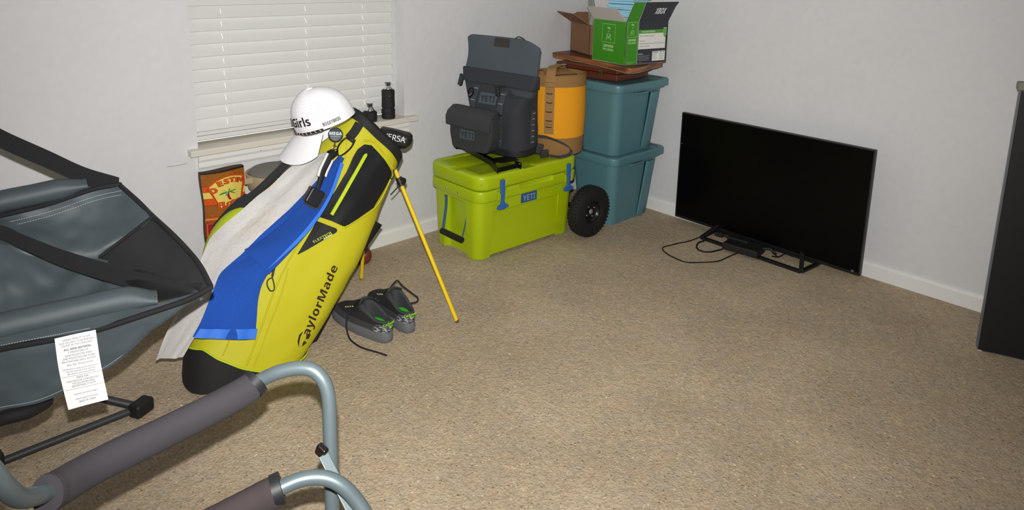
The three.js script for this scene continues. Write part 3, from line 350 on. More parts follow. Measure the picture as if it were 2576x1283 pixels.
// zipped pouch clipped to the front of the backpack
{ const t = thing('gear_pouch', 'dark olive grey pouch with folded lid on the front of the backpack', 'pouch', [-1.245, CT + 0.07, 0.285], 0.17);
  const m = cloth(0x303234, 0.82, 24, 0.0004), rows = [];
  // front view outline swept through depth; local x is depth (front at -x), z is width
  const prof = (y) => { const k = y / 0.19; return { d: lerp(0.1, 0.085, k), w: lerp(0.26, 0.3, smooth(0, 0.5, k)), r: 0.018 }; };
  for (let i = 0; i <= 12; i++) { const y = 0.19 * i / 12, q = prof(y); rows.push(rrect(q.d, q.w * (i === 0 ? 0.9 : 1), q.r, 5).map(p => V(p[0] + 0.003 * noise3(p[0] * 9, y * 9, p[1] * 9), y, -p[1]))); }
  obj('body', loft(rows), m, t);
  const lid = []; for (const [x, y, w] of [[0.045, 0.2, 0.296], [0.02, 0.222, 0.3], [-0.005, 0.224, 0.306], [-0.045, 0.2, 0.312], [-0.058, 0.175, 0.314], [-0.058, 0.132, 0.31]]) { const r = []; for (let i = 0; i <= 12; i++) { const u = i / 12 - 0.5; r.push(V(x + 0.002 * Math.sin(i), y - (x < -0.05 ? 0.012 * (u + 0.5) : 0.006 * (u + 0.5)), u * w)); } lid.push(r); }
  obj('lid', sheet(lid, 0.008), cloth(0x343638, 0.8, 24, 0.0004), t);
  obj('lid_gusset', loft([[0.19, 0.07], [0.218, 0.03]].map(([y, d]) => rrect(d, 0.29, 0.01, 4).map(p => V(p[0] + 0.005, y, -p[1])))), m, t);
  const pt = obj('name_patch', box(0.003, 0.052, 0.105, -0.052, 0.085, -0.01, 0.001, 1), std(0x46535a, 0.6), t);
  obj('lettering', place(letters('YETI', 0.034), [-0.0535, 0.085, -0.01], [0, 0, 1], [0, 1, 0]), std(0x2d3136, 0.6), pt); }
// ---------------------------------------------------------------- yellow bucket bag
{ const t = thing('bucket_bag', 'yellow round bucket bag with tan bands standing behind the backpack', 'bag', [-0.707, CT, 0.39], 0);
  const tan = cloth(0x96703f, 0.85, 20), yel = cloth(0xeda010, 0.85, 30), R = 0.17, n = 40;
  const ring = (r, y, sq = 0) => Array.from({ length: n }, (_, i) => { const a = -i / n * 6.2832; const k = 1 + 0.012 * noise3(Math.cos(a) * 2, y * 6, Math.sin(a) * 2); return V(Math.cos(a) * r * k, y, Math.sin(a) * r * k); });
  obj('base_band', loft([ring(R * 0.9, 0), ring(R * 0.955, 0.004), ring(R * 0.97, 0.05), ring(R * 0.985, 0.1)]), tan, t);
  obj('body', loft([0.1, 0.16, 0.22, 0.28, 0.34, 0.385].map((y, i) => ring(R * [0.98, 1.0, 1.01, 1.005, 1.0, 0.99][i], y)), false, false), yel, t);
  obj('top_band', loft([ring(R * 0.992, 0.383), ring(R * 1.0, 0.387), ring(R * 1.0, 0.44), ring(R * 0.99, 0.445), ring(R * 0.96, 0.444), ring(R * 0.95, 0.38), ring(R * 0.9, 0.375)], false, true), tan, t);
  // webbing handle strip with bar tacks up the side facing the room
  const sa = 2.62, sw = 0.16, P = (a, y, o) => V(Math.cos(a) * (R + o), y, Math.sin(a) * (R + o)); const web = cloth(0xa07a49, 0.85, 30);
  { const rows = []; for (let j = 0; j <= 12; j++) { const y = lerp(0.125, 0.45, j / 12); rows.push([-1, -0.5, 0, 0.5, 1].map(k => P(sa - k * sw, y, 0.006 + (j === 12 ? -0.008 : 0)))); } const o = obj('webbing_strip', sheet(rows, 0.004), web, t);
    for (const y of [0.165, 0.2, 0.25, 0.3, 0.35]) obj('bar_tack', tube([P(sa + 0.1, y, 0.0085), P(sa, y - 0.002, 0.009), P(sa - 0.1, y, 0.0085)], 0.0032, 8, 6), std(0x4f3519, 0.9), o);
    for (const y of [0.18, 0.385, 0.41]) obj('stitching', tube([P(sa + 0.13, y, 0.0075), P(sa, y, 0.008), P(sa - 0.13, y, 0.0075)], 0.0011, 8, 5), std(0x6e4c26, 0.9), o); }
  // handle folded across the opening
  { const pts = [P(sa, 0.44, 0.002), P(sa, 0.475, -0.03), V(-0.06, 0.483, 0.02), V(0.02, 0.482, -0.01), V(0.09, 0.476, -0.06), P(sa + 3.14, 0.43, -0.012)], c = curve(pts), rows = []; for (let i = 0; i <= 24; i++) { const p = c.getPoint(i / 24), tg = c.getTangent(i / 24), s = tg.clone().cross(V(0, 1, 0)).normalize().multiplyScalar(0.026); rows.push([p.clone().sub(s), p.clone().add(s)]); } obj('handle', sheet(rows, 0.004), web, t);
    obj('cinch_flap', sheet([[V(-0.13, 0.44, 0.03), V(-0.05, 0.45, 0.09), V(0.05, 0.445, 0.11)], [V(-0.09, 0.462, -0.03), V(-0.01, 0.47, 0.0), V(0.07, 0.458, 0.02)], [V(-0.06, 0.45, -0.1), V(0.01, 0.455, -0.08), V(0.08, 0.447, -0.06)]], 0.003), tan, t);
    obj('buckle', [box(0.03, 0.004, 0.02, 0.03, 0.487, 0.02, 0.001)], matChrome, t); } t.scale.set(1, 1.04, 1); }
// ---------------------------------------------------------------- two table lighters on the sill
{ const rubber = std(0x161618, 0.75, { bumpMap: speck, bumpScale: 0.001 });
  const top = (t, y, k) => { obj('chrome_collar', new THREE.LatheGeometry([[0.001, 0], [0.030, 0], [0.027, 0.012], [0.018, 0.024], [0.016, 0.03], [0.001, 0.03]].map(p => new THREE.Vector2(p[0] * k, p[1] * k)), 28).translate(0, y, 0), matChrome, t);
    obj('burner_head', [box(0.028 * k, 0.018 * k, 0.018 * k, 0, y + 0.036 * k, 0, 0.002), box(0.012 * k, 0.008 * k, 0.02 * k, -0.012 * k, y + 0.047 * k, 0, 0.001), box(0.01 * k, 0.006 * k, 0.016 * k, 0.011 * k, y + 0.046 * k, 0, 0.001)], std(0x8d8d8a, 0.25, { metalness: 1 }), t); };
  const a = thing('table_lighter', 'short black table lighter with a chrome top on the window sill', 'lighter', [-1.725, 0.7152, -0.01]);
  { const rows = [[0, 0.036], [0.006, 0.038], [0.01, 0.036], [0.016, 0.038], [0.04, 0.036], [0.047, 0.037], [0.052, 0.033]].map(([y, r]) => Array.from({ length: 48 }, (_, i) => { const q = -i / 48 * 6.2832, k = y > 0.012 && y < 0.05 ? 1 + 0.035 * Math.cos(q * 8) : 1; return V(Math.cos(q) * r * k, y, Math.sin(q) * r * k); })); obj('body', loft(rows), rubber, a); top(a, 0.05, 0.9); }
  const b = thing('table_lighter', 'tall black bottle shaped table lighter with chrome top on the window sill', 'lighter', [-1.609, 0.7152, -0.01]);
  { const rows = [[0, 0.034], [0.004, 0.036], [0.02, 0.036], [0.025, 0.033], [0.03, 0.036], [0.05, 0.036], [0.056, 0.032], [0.061, 0.032], [0.065, 0.036], [0.12, 0.0345], [0.15, 0.0355], [0.156, 0.033]].map(([y, r]) => Array.from({ length: 40 }, (_, i) => { const q = -i / 40 * 6.2832; const k = (y > 0.026 && y < 0.054) ? 1 + 0.03 * Math.cos(q * 7) : 1; return V(Math.cos(q) * r * k, y, Math.sin(q) * r * k); })); obj('body', loft(rows), rubber, b); top(b, 0.154, 0.86); obj('emblem', at(flat([[-0.005, 0], [0.005, 0], [0.001, 0.006]], 0.001), -0.0125, 0.125, 0.0325, 0, -0.35), std(0xa02028, 0.5), b); } }
// ---------------------------------------------------------------- golf bag leaning on its stand legs
const BB = V(-2.745, 0, 0.68), BA = V(0.618, 0.782, -0.075), BN = V(-0.107, 0.179, 0.978), BW = V(0.779, -0.596, 0.195), BL = 1.0353;
const bagR = u => [interp(u, [0, 0.1, 0.3, 0.5, 0.7, 0.9, 1], [0.172, 0.178, 0.195, 0.2, 0.185, 0.16, 0.15]), interp(u, [0, 0.1, 0.3, 0.5, 0.7, 0.9, 1], [0.14, 0.142, 0.15, 0.15, 0.14, 0.125, 0.12]), interp(u, [0, 0.3, 0.5, 0.7, 0.9, 1], [0.24, 0.25, 0.24, 0.2, 0.165, 0.15])];
const bagXYZ = (s, w, n) => BB.clone().addScaledVector(BA, s).addScaledVector(BW, w).addScaledVector(BN, n);
function bagN(s, w, mode) { let [a, b, l] = bagR(clamp(s / BL, 0, 1)); if (w < 0) a = l; if (mode === 't') { b += 0.02; a += w < 0 ? 0.14 : 0.02; } return b * Math.pow(Math.max(1 - Math.pow(Math.abs(w / a), 2.6), 0.02), 1 / 2.6); }
const wrinkle = (s, w) => 0.0095 * noise3(s * 5 + w * 4, w * 15 - s * 5, 1.7) + 0.004 * noise3(s * 15 - w * 14, w * 22, 8.1);
const bagP = (s, w, off = 0.003) => bagXYZ(s, w, bagN(s, w) + off + wrinkle(s, w));                         // a point on the front of the bag
const towP = (s, w, off = 0) => bagXYZ(s, w, bagN(s, w, 't') + off);
// a patch on the bag front, given its outline in (s, w): triangulated, then laid on the curved surface with thickness
function decal(pts, off, th = 0.004, sub = 0.014) {
  const sh = new THREE.Shape(pts.map(p => new THREE.Vector2(p[0], p[1]))), inside = (x, y) => { let c = false; for (let i = 0, j = pts.length - 1; i < pts.length; j = i++) if ((pts[i][1] > y) !== (pts[j][1] > y) && x < (pts[j][0] - pts[i][0]) * (y - pts[i][1]) / (pts[j][1] - pts[i][1]) + pts[i][0]) c = !c; return c; };
  let g = new THREE.ShapeGeometry(sh); return layOn(g, off, th, sub);
}
function layOn(g, off, th, sub = 0.014, P = bagP) {
  let tri = []; const p0 = g.attributes.position, ix = g.index ? g.index.array : [...Array(p0.count).keys()]; for (let i = 0; i < ix.length; i += 3) tri.push([0, 1, 2].map(k => [p0.getX(ix[i + k]), p0.getY(ix[i + k])]));
  for (let it = 0; it < 7; it++) { const nx = []; let split = false; for (const t of tri) { const d = (a, b) => Math.hypot(a[0] - b[0], a[1] - b[1]), e = [d(t[0], t[1]), d(t[1], t[2]), d(t[2], t[0])], m = Math.max(...e); if (m < sub) { nx.push(t); continue; } split = true; const k = e.indexOf(m), a = t[k], b = t[(k + 1) % 3], c = t[(k + 2) % 3], q = [(a[0] + b[0]) / 2, (a[1] + b[1]) / 2]; nx.push([a, q, c], [q, b, c]); } tri = nx; if (!split) break; }
  const pos = []; for (const t of tri) for (const q of t) { const v = P(q[0], q[1], off); pos.push(v.x, v.y, v.z); }
  const edge = {}; for (const t of tri) for (let k = 0; k < 3; k++) { const a = t[k], b = t[(k + 1) % 3], key = q => q.map(x => x.toFixed(5)).join(), K = [key(a), key(b)].sort().join('|'); (edge[K] ??= []).push([a, b]); }
  for (const K in edge) if (edge[K].length === 1) { const [a, b] = edge[K][0], A = P(...a, off), B = P(...b, off), C = P(...b, off - th), D = P(...a, off - th); for (const v of [A, D, B, B, D, C]) pos.push(v.x, v.y, v.z); }
  let out = new THREE.BufferGeometry(); out.setAttribute('position', new THREE.Float32BufferAttribute(pos, 3)); out = mergeVertices(out, 1e-5); out.computeVertexNormals(); return toCreasedNormals(out, 0.7);
}
const yellow = cloth(0xc0ba15, 0.62, 26, 0.0003), lime2 = std(0xb9cf1c, 0.5), blackCloth = cloth(0x1b1b1d, 0.75, 26, 0.0004);
{ const t = thing('golf_bag', 'yellow golf stand bag leaning on two thin yellow legs', 'golf bag');
  const th = Array.from({ length: 64 }, (_, i) => i / 64 * 6.28318), M = 30, baseTop = w => interp(w, [-0.25, -0.21, -0.155, -0.06, 0.016, 0.125, 0.2], [-0.004, 0.022, 0.014, 0.016, 0.031, 0.077, 0.1]);
  const ringPt = (q, s, off) => { let [a, b, l] = bagR(clamp(s / BL, 0, 1)); if (s < 0) { l *= 1 + s * 2.2; } const c = Math.cos(q), sn = Math.sin(q), e = 2 / 2.6, w = (c < 0 ? l : a) * Math.sign(c) * Math.pow(Math.abs(c), e), n = b * Math.sign(sn) * Math.pow(Math.abs(sn), e), k = 1 + (off + (n > 0 ? wrinkle(s, w) : 0)) / Math.hypot(w, n); return [w * k, n * k]; };
  const s0 = (q) => { let [w, n] = ringPt(q, 0, 0); if (w < 0) w *= 0.66; return -(BW.y * w + BN.y * n) / BA.y + 0.004; }, s1 = q => BL - 0.04 * Math.cos(q);
  const shell = (sa, sb, off, m) => { const rows = []; for (let j = 0; j <= m; j++) rows.push(th.map(q => { const s = lerp(sa(q), sb(q), j / m), [w, n] = ringPt(q, s, off); return bagXYZ(s, w, n); })); return rows; };
  const sB = q => { const [w, n] = ringPt(q, 0.02, 0); return Math.max(baseTop(w), s0(q) + 0.03); };
  obj('body', loft(shell(q => sB(q) - 0.015, s1, 0, M), false, false), yellow, t);
  const base = obj('base', loft(shell(s0, sB, 0.006, 6), true, false), std(0x141414, 0.8, { bumpMap: speck, bumpScale: 0.0006 }), t);
  obj('piping', tube(th.map(q => { const s = sB(q), [w, n] = ringPt(q, s, 0.006); return bagXYZ(s, w, n); }), 0.0035, 120, 6, true), lime2, t);
  obj('collar', loft([...shell(q => s1(q) - 0.032, q => s1(q) + 0.012, 0.007, 3), ...shell(q => s1(q) + 0.012, q => s1(q) + 0.012, -0.014, 1), ...shell(q => s1(q) - 0.03, q => s1(q) - 0.05, -0.014, 1)], false, true), std(0x151515, 0.7), t);
  obj('rear_spine', loft([0, 1, 2, 3, 4].map(j => { const s = lerp(0.16, 0.73, j / 4); return [[0.0, -0.12], [0.178, -0.01], [0.238, -0.025], [0.234, -0.09], [0.16, -0.14]].map(p => bagXYZ(s, p[0] + (j === 4 ? 0.02 : 0), p[1])); })), std(0x1b1b1b, 0.8), t);
  // side pocket on the left and the folded rain-hood tab
  obj('side_pocket', new THREE.SphereGeometry(1, 32, 20).scale(0.11, 0.17, 0.1).applyMatrix4(new THREE.Matrix4().makeBasis(BW, BA, BN).setPosition(bagXYZ(0.40, -0.275, 0.02))), cloth(0xb4c41c, 0.65, 26, 0.0003), t);
  // shiny black pocket panel with lime zip
  const pn = obj('pocket_panel', decal([[0.932, -0.074], [0.963, -0.059], [0.974, -0.032], [0.963, 0.012], [0.927, 0.115], [0.902, 0.122], [0.86, 0.12], [0.757, 0.107], [0.637, 0.028], [0.632, 0.017], [0.629, -0.035], [0.62, -0.091], [0.648, -0.086], [0.736, -0.078], [0.829, -0.072], [0.894, -0.076]], 0.007, 0.009), phys(0x18191b, 0.42, { bumpMap: null }), t);
  const band = (a, b, wd) => { const d = [b[0] - a[0], b[1] - a[1]], L = Math.hypot(...d), n = [-d[1] / L * wd / 2, d[0] / L * wd / 2]; return [[a[0] + n[0], a[1] + n[1]], [b[0] + n[0], b[1] + n[1]], [b[0] - n[0], b[1] - n[1]], [a[0] - n[0], a[1] - n[1]]]; };
  obj('zipper', decal(band([0.937, -0.036], [0.65, -0.049], 0.0135), 0.0115, 0.005), lime2, pn);
  obj('zipper_garage', decal([[0.945, -0.05], [0.956, -0.036], [0.945, -0.02], [0.925, -0.02], [0.925, -0.028], [0.935, -0.036], [0.925, -0.044], [0.925, -0.05]], 0.013, 0.006), std(0x0f0f10, 0.5), pn);
  obj('pocket_welt', tube([[0.975, -0.07], [0.99, -0.035], [0.978, 0.015], [0.94, 0.118], [0.905, 0.13], [0.76, 0.115], [0.634, 0.028]].map(p => bagP(p[0], p[1], 0.006)), 0.004, 70, 6), yellow, t);
  const bd = obj('badge', decal([[0.603, -0.088], [0.612, -0.004], [0.606, 0.003], [0.599, 0.003], [0.492, -0.069], [0.459, -0.094], [0.514, -0.091]], 0.007, 0.006), std(0x161617, 0.6), t);
  const inkOn = (text, font, o, ex, ey, size, sx) => { const g = letters(text, size, font, 0); const p = g.attributes.position; for (let i = 0; i < p.count; i++) { const x = p.getX(i), y = p.getY(i); p.setXYZ(i, o[0] + ex[0] * x * sx + ey[0] * y, o[1] + ex[1] * x * sx + ey[1] * y, 0); } return g; };
  { const ex = [0.81, 0.585], ey = [0.3, -0.72]; obj('lettering', layOn(inkOn('FLEX', fontReg, [0.541, -0.052], ex, ey, 0.014, 1), 0.0085, 0.001, 0.02), std(0xc9d65a, 0.5), bd); obj('lettering', layOn(inkOn('TECH', fontBold, [0.573, -0.0285], ex, ey, 0.0135, 0.86), 0.0085, 0.001, 0.02), std(0xb7cc18, 0.5), bd); obj('underline', decal(band([0.553, -0.032], [0.585, -0.0095], 0.003), 0.0085, 0.001), std(0xe8e8e0, 0.5), bd); }
  // wordmark and emblem, printed on the fabric
  { const ex = [0.992, -0.128], ey = [0.02, -0.95], m = std(0x35201b, 0.7), mid = [0.343, 0.088]; obj('lettering', layOn(inkOn('aylorMade', fontBold, mid, ex, ey, 0.038, 1.06), 0.0012, 0.001, 0.016), m, t);
    const E = (x, y) => [0.226 + ex[0] * x + ey[0] * y, 0.105 + ex[1] * x + ey[1] * y];
    obj('emblem', [decal([E(-0.012, 0.024), E(-0.03, 0.036), E(-0.055, 0.03), E(-0.073, 0.012), E(-0.056, 0.02), E(-0.034, 0.026)].reverse(), 0.0012, 0.001), decal([E(-0.016, 0.002), E(-0.012, -0.02), E(-0.03, -0.018), E(-0.036, -0.004)].reverse(), 0.0012, 0.001), decal([E(-0.042, -0.002), E(-0.046, -0.018), E(-0.066, -0.002), E(-0.05, 0.002)].reverse(), 0.0012, 0.001)], m, t); }
  // seams, zip pull ring
  const seam = (pts, r, o) => tube(pts.map(p => bagP(p[0], p[1], o)), r, 60, 6);
  obj('seam', seam([[0.965, -0.135], [0.878, -0.104], [0.778, -0.104], [0.616, -0.099], [0.45, -0.111], [0.307, -0.105], [0.16, -0.076], [0.03, -0.058]], 0.0035, 0.002), yellow, t);
  obj('seam', seam([[0.4, -0.1], [0.3, -0.075], [0.16, -0.05], [0.035, -0.03]], 0.0025, 0.001), yellow, t);
  obj('seam', seam([[0.13, -0.17], [0.08, -0.155], [0.03, -0.15]], 0.0025, 0.001), yellow, t);
  const zp = obj('zip_pull', [tube([bagP(0.382, -0.148, 0.006), bagP(0.366, -0.145, 0.009), bagP(0.35, -0.14, 0.009)], 0.0045, 10, 8), tube([[0.345, -0.139], [0.33, -0.148], [0.312, -0.141], [0.3, -0.122], [0.308, -0.112], [0.326, -0.122], [0.345, -0.139]].map(p => bagP(p[0], p[1], 0.012)), 0.0024, 40, 6)], std(0x241f1c, 0.5), t);
  // buckled webbing and carabiner frame near the top
  { const rb = (pts, wd, o, th) => { const c = curve(pts.map(p => V(p[0], p[1], 0))), rows = []; for (let i = 0; i <= 16; i++) { const p = c.getPoint(i / 16), g = c.getTangent(i / 16); rows.push([-1, 0, 1].map(k => bagP(p.x - g.y * k * wd / 2, p.y + g.x * k * wd / 2, o))); } return sheet(rows, th); };
    obj('webbing', rb([[1.03, -0.115], [0.99, -0.118], [0.955, -0.125]], 0.03, 0.009, 0.004), blackCloth, t); obj('buckle', rb([[0.962, -0.118], [0.945, -0.122]], 0.034, 0.014, 0.01), std(0x101010, 0.4), t);
    obj('clip_frame', tube([[0.95, -0.105], [0.91, -0.108], [0.868, -0.13], [0.9, -0.146], [0.946, -0.137], [0.95, -0.12]].map(p => bagP(p[0], p[1], 0.012)), 0.0038, 50, 8, true), std(0x131212, 0.4), t); }
  // shoulder strap on the far left, its pad lower down
  { const pts = [[-2.36, 0.89, 0.60], [-2.436, 0.846, 0.655], [-2.508, 0.795, 0.668], [-2.584, 0.73, 0.655], [-2.644, 0.675, 0.636], [-2.72, 0.612, 0.6], [-2.785, 0.535, 0.57]], c = curve(pts), side = V(0.15, 0.85, -0.5).normalize(), mk = (a, b, w, th) => { const rows = []; for (let i = 0; i <= 24; i++) { const p = c.getPoint(lerp(a, b, i / 24)), d = side.clone().multiplyScalar(w / 2); rows.push([p.clone().sub(d), p.clone(), p.clone().add(d)]); } return sheet(rows, th); };
    obj('shoulder_strap', mk(0, 0.78, 0.034, 0.005), blackCloth, t); obj('strap_pad', mk(0.74, 1, 0.052, 0.02), blackCloth, t); }
  // stand: grey hinge, two legs with a joint ring
  const leg = std(0xe6c512, 0.42), h1 = [-2.045, 0.665, 0.69], k1 = [-2.008, 0.615, 0.705], f1 = [-1.907, 0.008, 0.948], h2 = [-2.06, 0.66, 0.5], f2 = [-1.988, 0.008, 0.3];
  obj('stand_hinge', [at(box(0.03, 0.075, 0.03, 0, 0, 0, 0.006), -2.045, 0.695, 0.67, 0, 0.4, 0.75), at(box(0.03, 0.06, 0.03, 0, 0, 0, 0.006), -2.05, 0.68, 0.52, 0, 0, 0.75)], std(0x6d6f70, 0.5), t);
  for (const [h, f] of [[h1, f1], [h2, f2]]) { const l = obj('leg', rod(f, h, 0.0088, 14, 0.0085), leg, t); obj('leg_tip', new THREE.SphereGeometry(0.0095, 12, 8).translate(f[0], 0.0095, f[2]), std(0x5b4a12, 0.7), l); }
  obj('leg_ring', [rod([lerp(h1[0], f1[0], 0.05), lerp(h1[1], f1[1], 0.05), lerp(h1[2], f1[2], 0.05)], [lerp(h1[0], f1[0], 0.105), lerp(h1[1], f1[1], 0.105), lerp(h1[2], f1[2], 0.105)], 0.0145, 16), at(new THREE.CylinderGeometry(0.021, 0.021, 0.008, 18), lerp(h1[0], f1[0], 0.075) + 0.008, lerp(h1[1], f1[1], 0.075), lerp(h1[2], f1[2], 0.075), 0.3, 0, 0.2)], std(0x161616, 0.5), t);
  obj('leg_rod', tube([[-2.028, 0.618, 0.712], [-2.06, 0.6, 0.73], [-2.1, 0.575, 0.735]], 0.0028, 16, 6), std(0x2a2a24, 0.4), t);
  obj('zip_pull', tube([bagP(0.94, 0.115, 0.01), bagP(0.925, 0.13, 0.014), bagP(0.905, 0.133, 0.014), bagP(0.9, 0.122, 0.014), bagP(0.92, 0.118, 0.012)], 0.0022, 30, 6), std(0x1a1a1a, 0.5), t);
}
// putter sticking out of the bag, in a black head cover
{ const t = thing('putter', 'putter under a black head cover poking out of the golf bag', 'putter');
  obj('shaft', rod([-2.24, 0.5, 0.62], [-2.02, 0.79, 0.6], 0.006, 10), matChrome, t);
  const R = V(0.62, -0.16, 0.77).normalize(), U = V(0.1, 0.93, 0.13), F = R.clone().cross(U).normalize(), up = F.clone().cross(R); const mk = (rows) => loft(rows.map(([x, y0, w, h]) => rrect(w, h, Math.min(w, h) * 0.36, 6).map(p => V(-1.975, 0.775, 0.595).addScaledVector(R, x).addScaledVector(F, -p[0]).addScaledVector(up, y0 + p[1]))));
  obj('head_cover', mk([[-0.075, 0.012, 0.03, 0.035], [-0.07, 0.01, 0.06, 0.06], [-0.03, 0.002, 0.085, 0.074], [0.02, -0.002, 0.09, 0.078], [0.055, 0.002, 0.085, 0.066], [0.068, 0.004, 0.06, 0.045], [0.071, 0.004, 0.03, 0.02]]), phys(0x141415, 0.5), t);
  obj('cover_lobe', [mk([[-0.05, -0.04, 0.05, 0.03], [-0.04, -0.042, 0.07, 0.045], [0.0, -0.042, 0.07, 0.045], [0.012, -0.04, 0.04, 0.025]])], phys(0x1a1112, 0.5), t);
  obj('seam', tube([[-0.07, 0.036], [-0.02, 0.04], [0.03, 0.037], [0.07, 0.018]].map(p => V(-1.975, 0.775, 0.595).addScaledVector(R, p[0]).addScaledVector(F, 0.018).addScaledVector(up, p[1])), 0.002, 24, 6), std(0x222224, 0.5), t);
  const o = V(-1.975, 0.775, 0.595).addScaledVector(R, 0.012).addScaledVector(F, 0.0455).addScaledVector(up, 0.016); obj('lettering', place(letters('\u2019ERSA', 0.026, fontReg, 0.0012), o.toArray(), R.toArray(), up.clone().addScaledVector(F, -0.12).toArray()), std(0xe6e6e6, 0.5), t); }
// ---------------------------------------------------------------- towels
const terry = (c) => { const b = terryBump.clone(); b.repeat.set(5, 12); b.needsUpdate = true; return b; };
function towel(L, R, fold, m = 60, n = 22, th = 0.006, lift = 0) { const cl = curve(L.map(p => [p[0], p[1], 0])), cr = curve(R.map(p => [p[0], p[1], 0])), rows = []; for (let j = 0; j <= m; j++) { const a = cl.getPoint(j / m), b = cr.getPoint(j / m), r = []; for (let i = 0; i <= n; i++) { const k = i / n, s = lerp(a.x, b.x, k), w = lerp(a.y, b.y, k); r.push(towP(s, w, lift + fold(j / m, k))); } rows.push(r); } return sheet(rows, th); }
const whiteL = [[0.85, -0.19], [0.813, -0.223], [0.74, -0.274], [0.636, -0.307], [0.57, -0.333], [0.431, -0.373], [0.344, -0.382], [0.17, -0.363], [0.037, -0.358], [-0.064, -0.345]], whiteR = [[0.86, -0.165], [0.838, -0.162], [0.758, -0.165], [0.666, -0.175], [0.557, -0.205], [0.435, -0.235], [0.319, -0.275], [0.223, -0.282], [0.12, -0.278], [-0.018, -0.278]];
const stain = canvasTex(512, 1024, (g, w, h) => { g.fillStyle = '#efece8'; g.fillRect(0, 0, w, h); let s = 5; const r = () => { s = (s * 1103515245 + 12345) & 0x7fffffff; return s / 0x7fffffff; }; for (let i = 0; i < 420; i++) { const a = r(), x = w * (0.25 + 0.45 * r()) , y = h * (0.5 + 0.09 * (r() + r() - 1)); g.fillStyle = `rgba(196,168,136,${0.012 + 0.03 * a})`; g.beginPath(); g.ellipse(x, y, 6 + 22 * r(), 4 + 9 * r(), r() * 3, 0, 7); g.fill(); } });
tag(obj('white_towel', towel(whiteL, whiteR, (v, u) => 0.009 * Math.sin(u * 7 + v * 3) * smooth(0.02, 0.3, v) * (1 - 0.7 * smooth(0.6, 0.9, u)) + 0.004 * Math.sin(u * 13 - v * 4) * (1 - v * 0.5) + 0.004 * noise3(u * 6, v * 12, 2), 70, 26), std(0xffffff, 0.95, { map: stain, bumpMap: terry(), bumpScale: 0.0025 })), 'soiled white towel hanging down the left side of the golf bag', 'towel');
{ const L = [[0.857, -0.145], [0.663, -0.196], [0.55, -0.235], [0.442, -0.271], [0.368, -0.29], [0.292, -0.315], [0.232, -0.31], [0.12, -0.291], [0.055, -0.286]], R = [[0.859, -0.132], [0.791, -0.119], [0.682, -0.111], [0.564, -0.125], [0.482, -0.14], [0.353, -0.177], [0.27, -0.166], [0.192, -0.128], [0.128, -0.094]];
  const m = std(0x1f60d0, 0.92, { bumpMap: terry(), bumpScale: 0.0025 }), t = thing('blue_towel', 'bright blue towel hanging on the golf bag beside the white towel', 'towel');
  obj('cloth', towel(L, R, (v, u) => 0.006 * Math.sin(u * 6 + v * 4) + 0.005 * noise3(u * 5, v * 10, 5), 70, 24, 0.006, 0.017), m, t);
  obj('upper_layer', towel([[0.86, -0.143], [0.7, -0.175], [0.56, -0.21], [0.45, -0.255], [0.392, -0.29]], [[0.862, -0.13], [0.79, -0.115], [0.68, -0.106], [0.56, -0.118], [0.352, -0.175]].map(p => p), (v, u) => 0.004 * Math.sin(u * 5 + v * 3), 50, 20, 0.006, 0.0255), m, t);
  obj('hem_band', towel([[0.09, -0.282], [0.055, -0.284]], [[0.165, -0.108], [0.13, -0.096]], (v, u) => 0.002 * Math.sin(u * 20), 6, 20, 0.005, 0.0245), std(0x2a72dd, 0.6), t);
  obj('hem_band', towel([[0.84, -0.136], [0.7, -0.118], [0.57, -0.133], [0.37, -0.187]], [[0.84, -0.122], [0.7, -0.106], [0.562, -0.119], [0.352, -0.175]], () => 0, 30, 5, 0.004, 0.031), std(0x2a72dd, 0.6), t); }
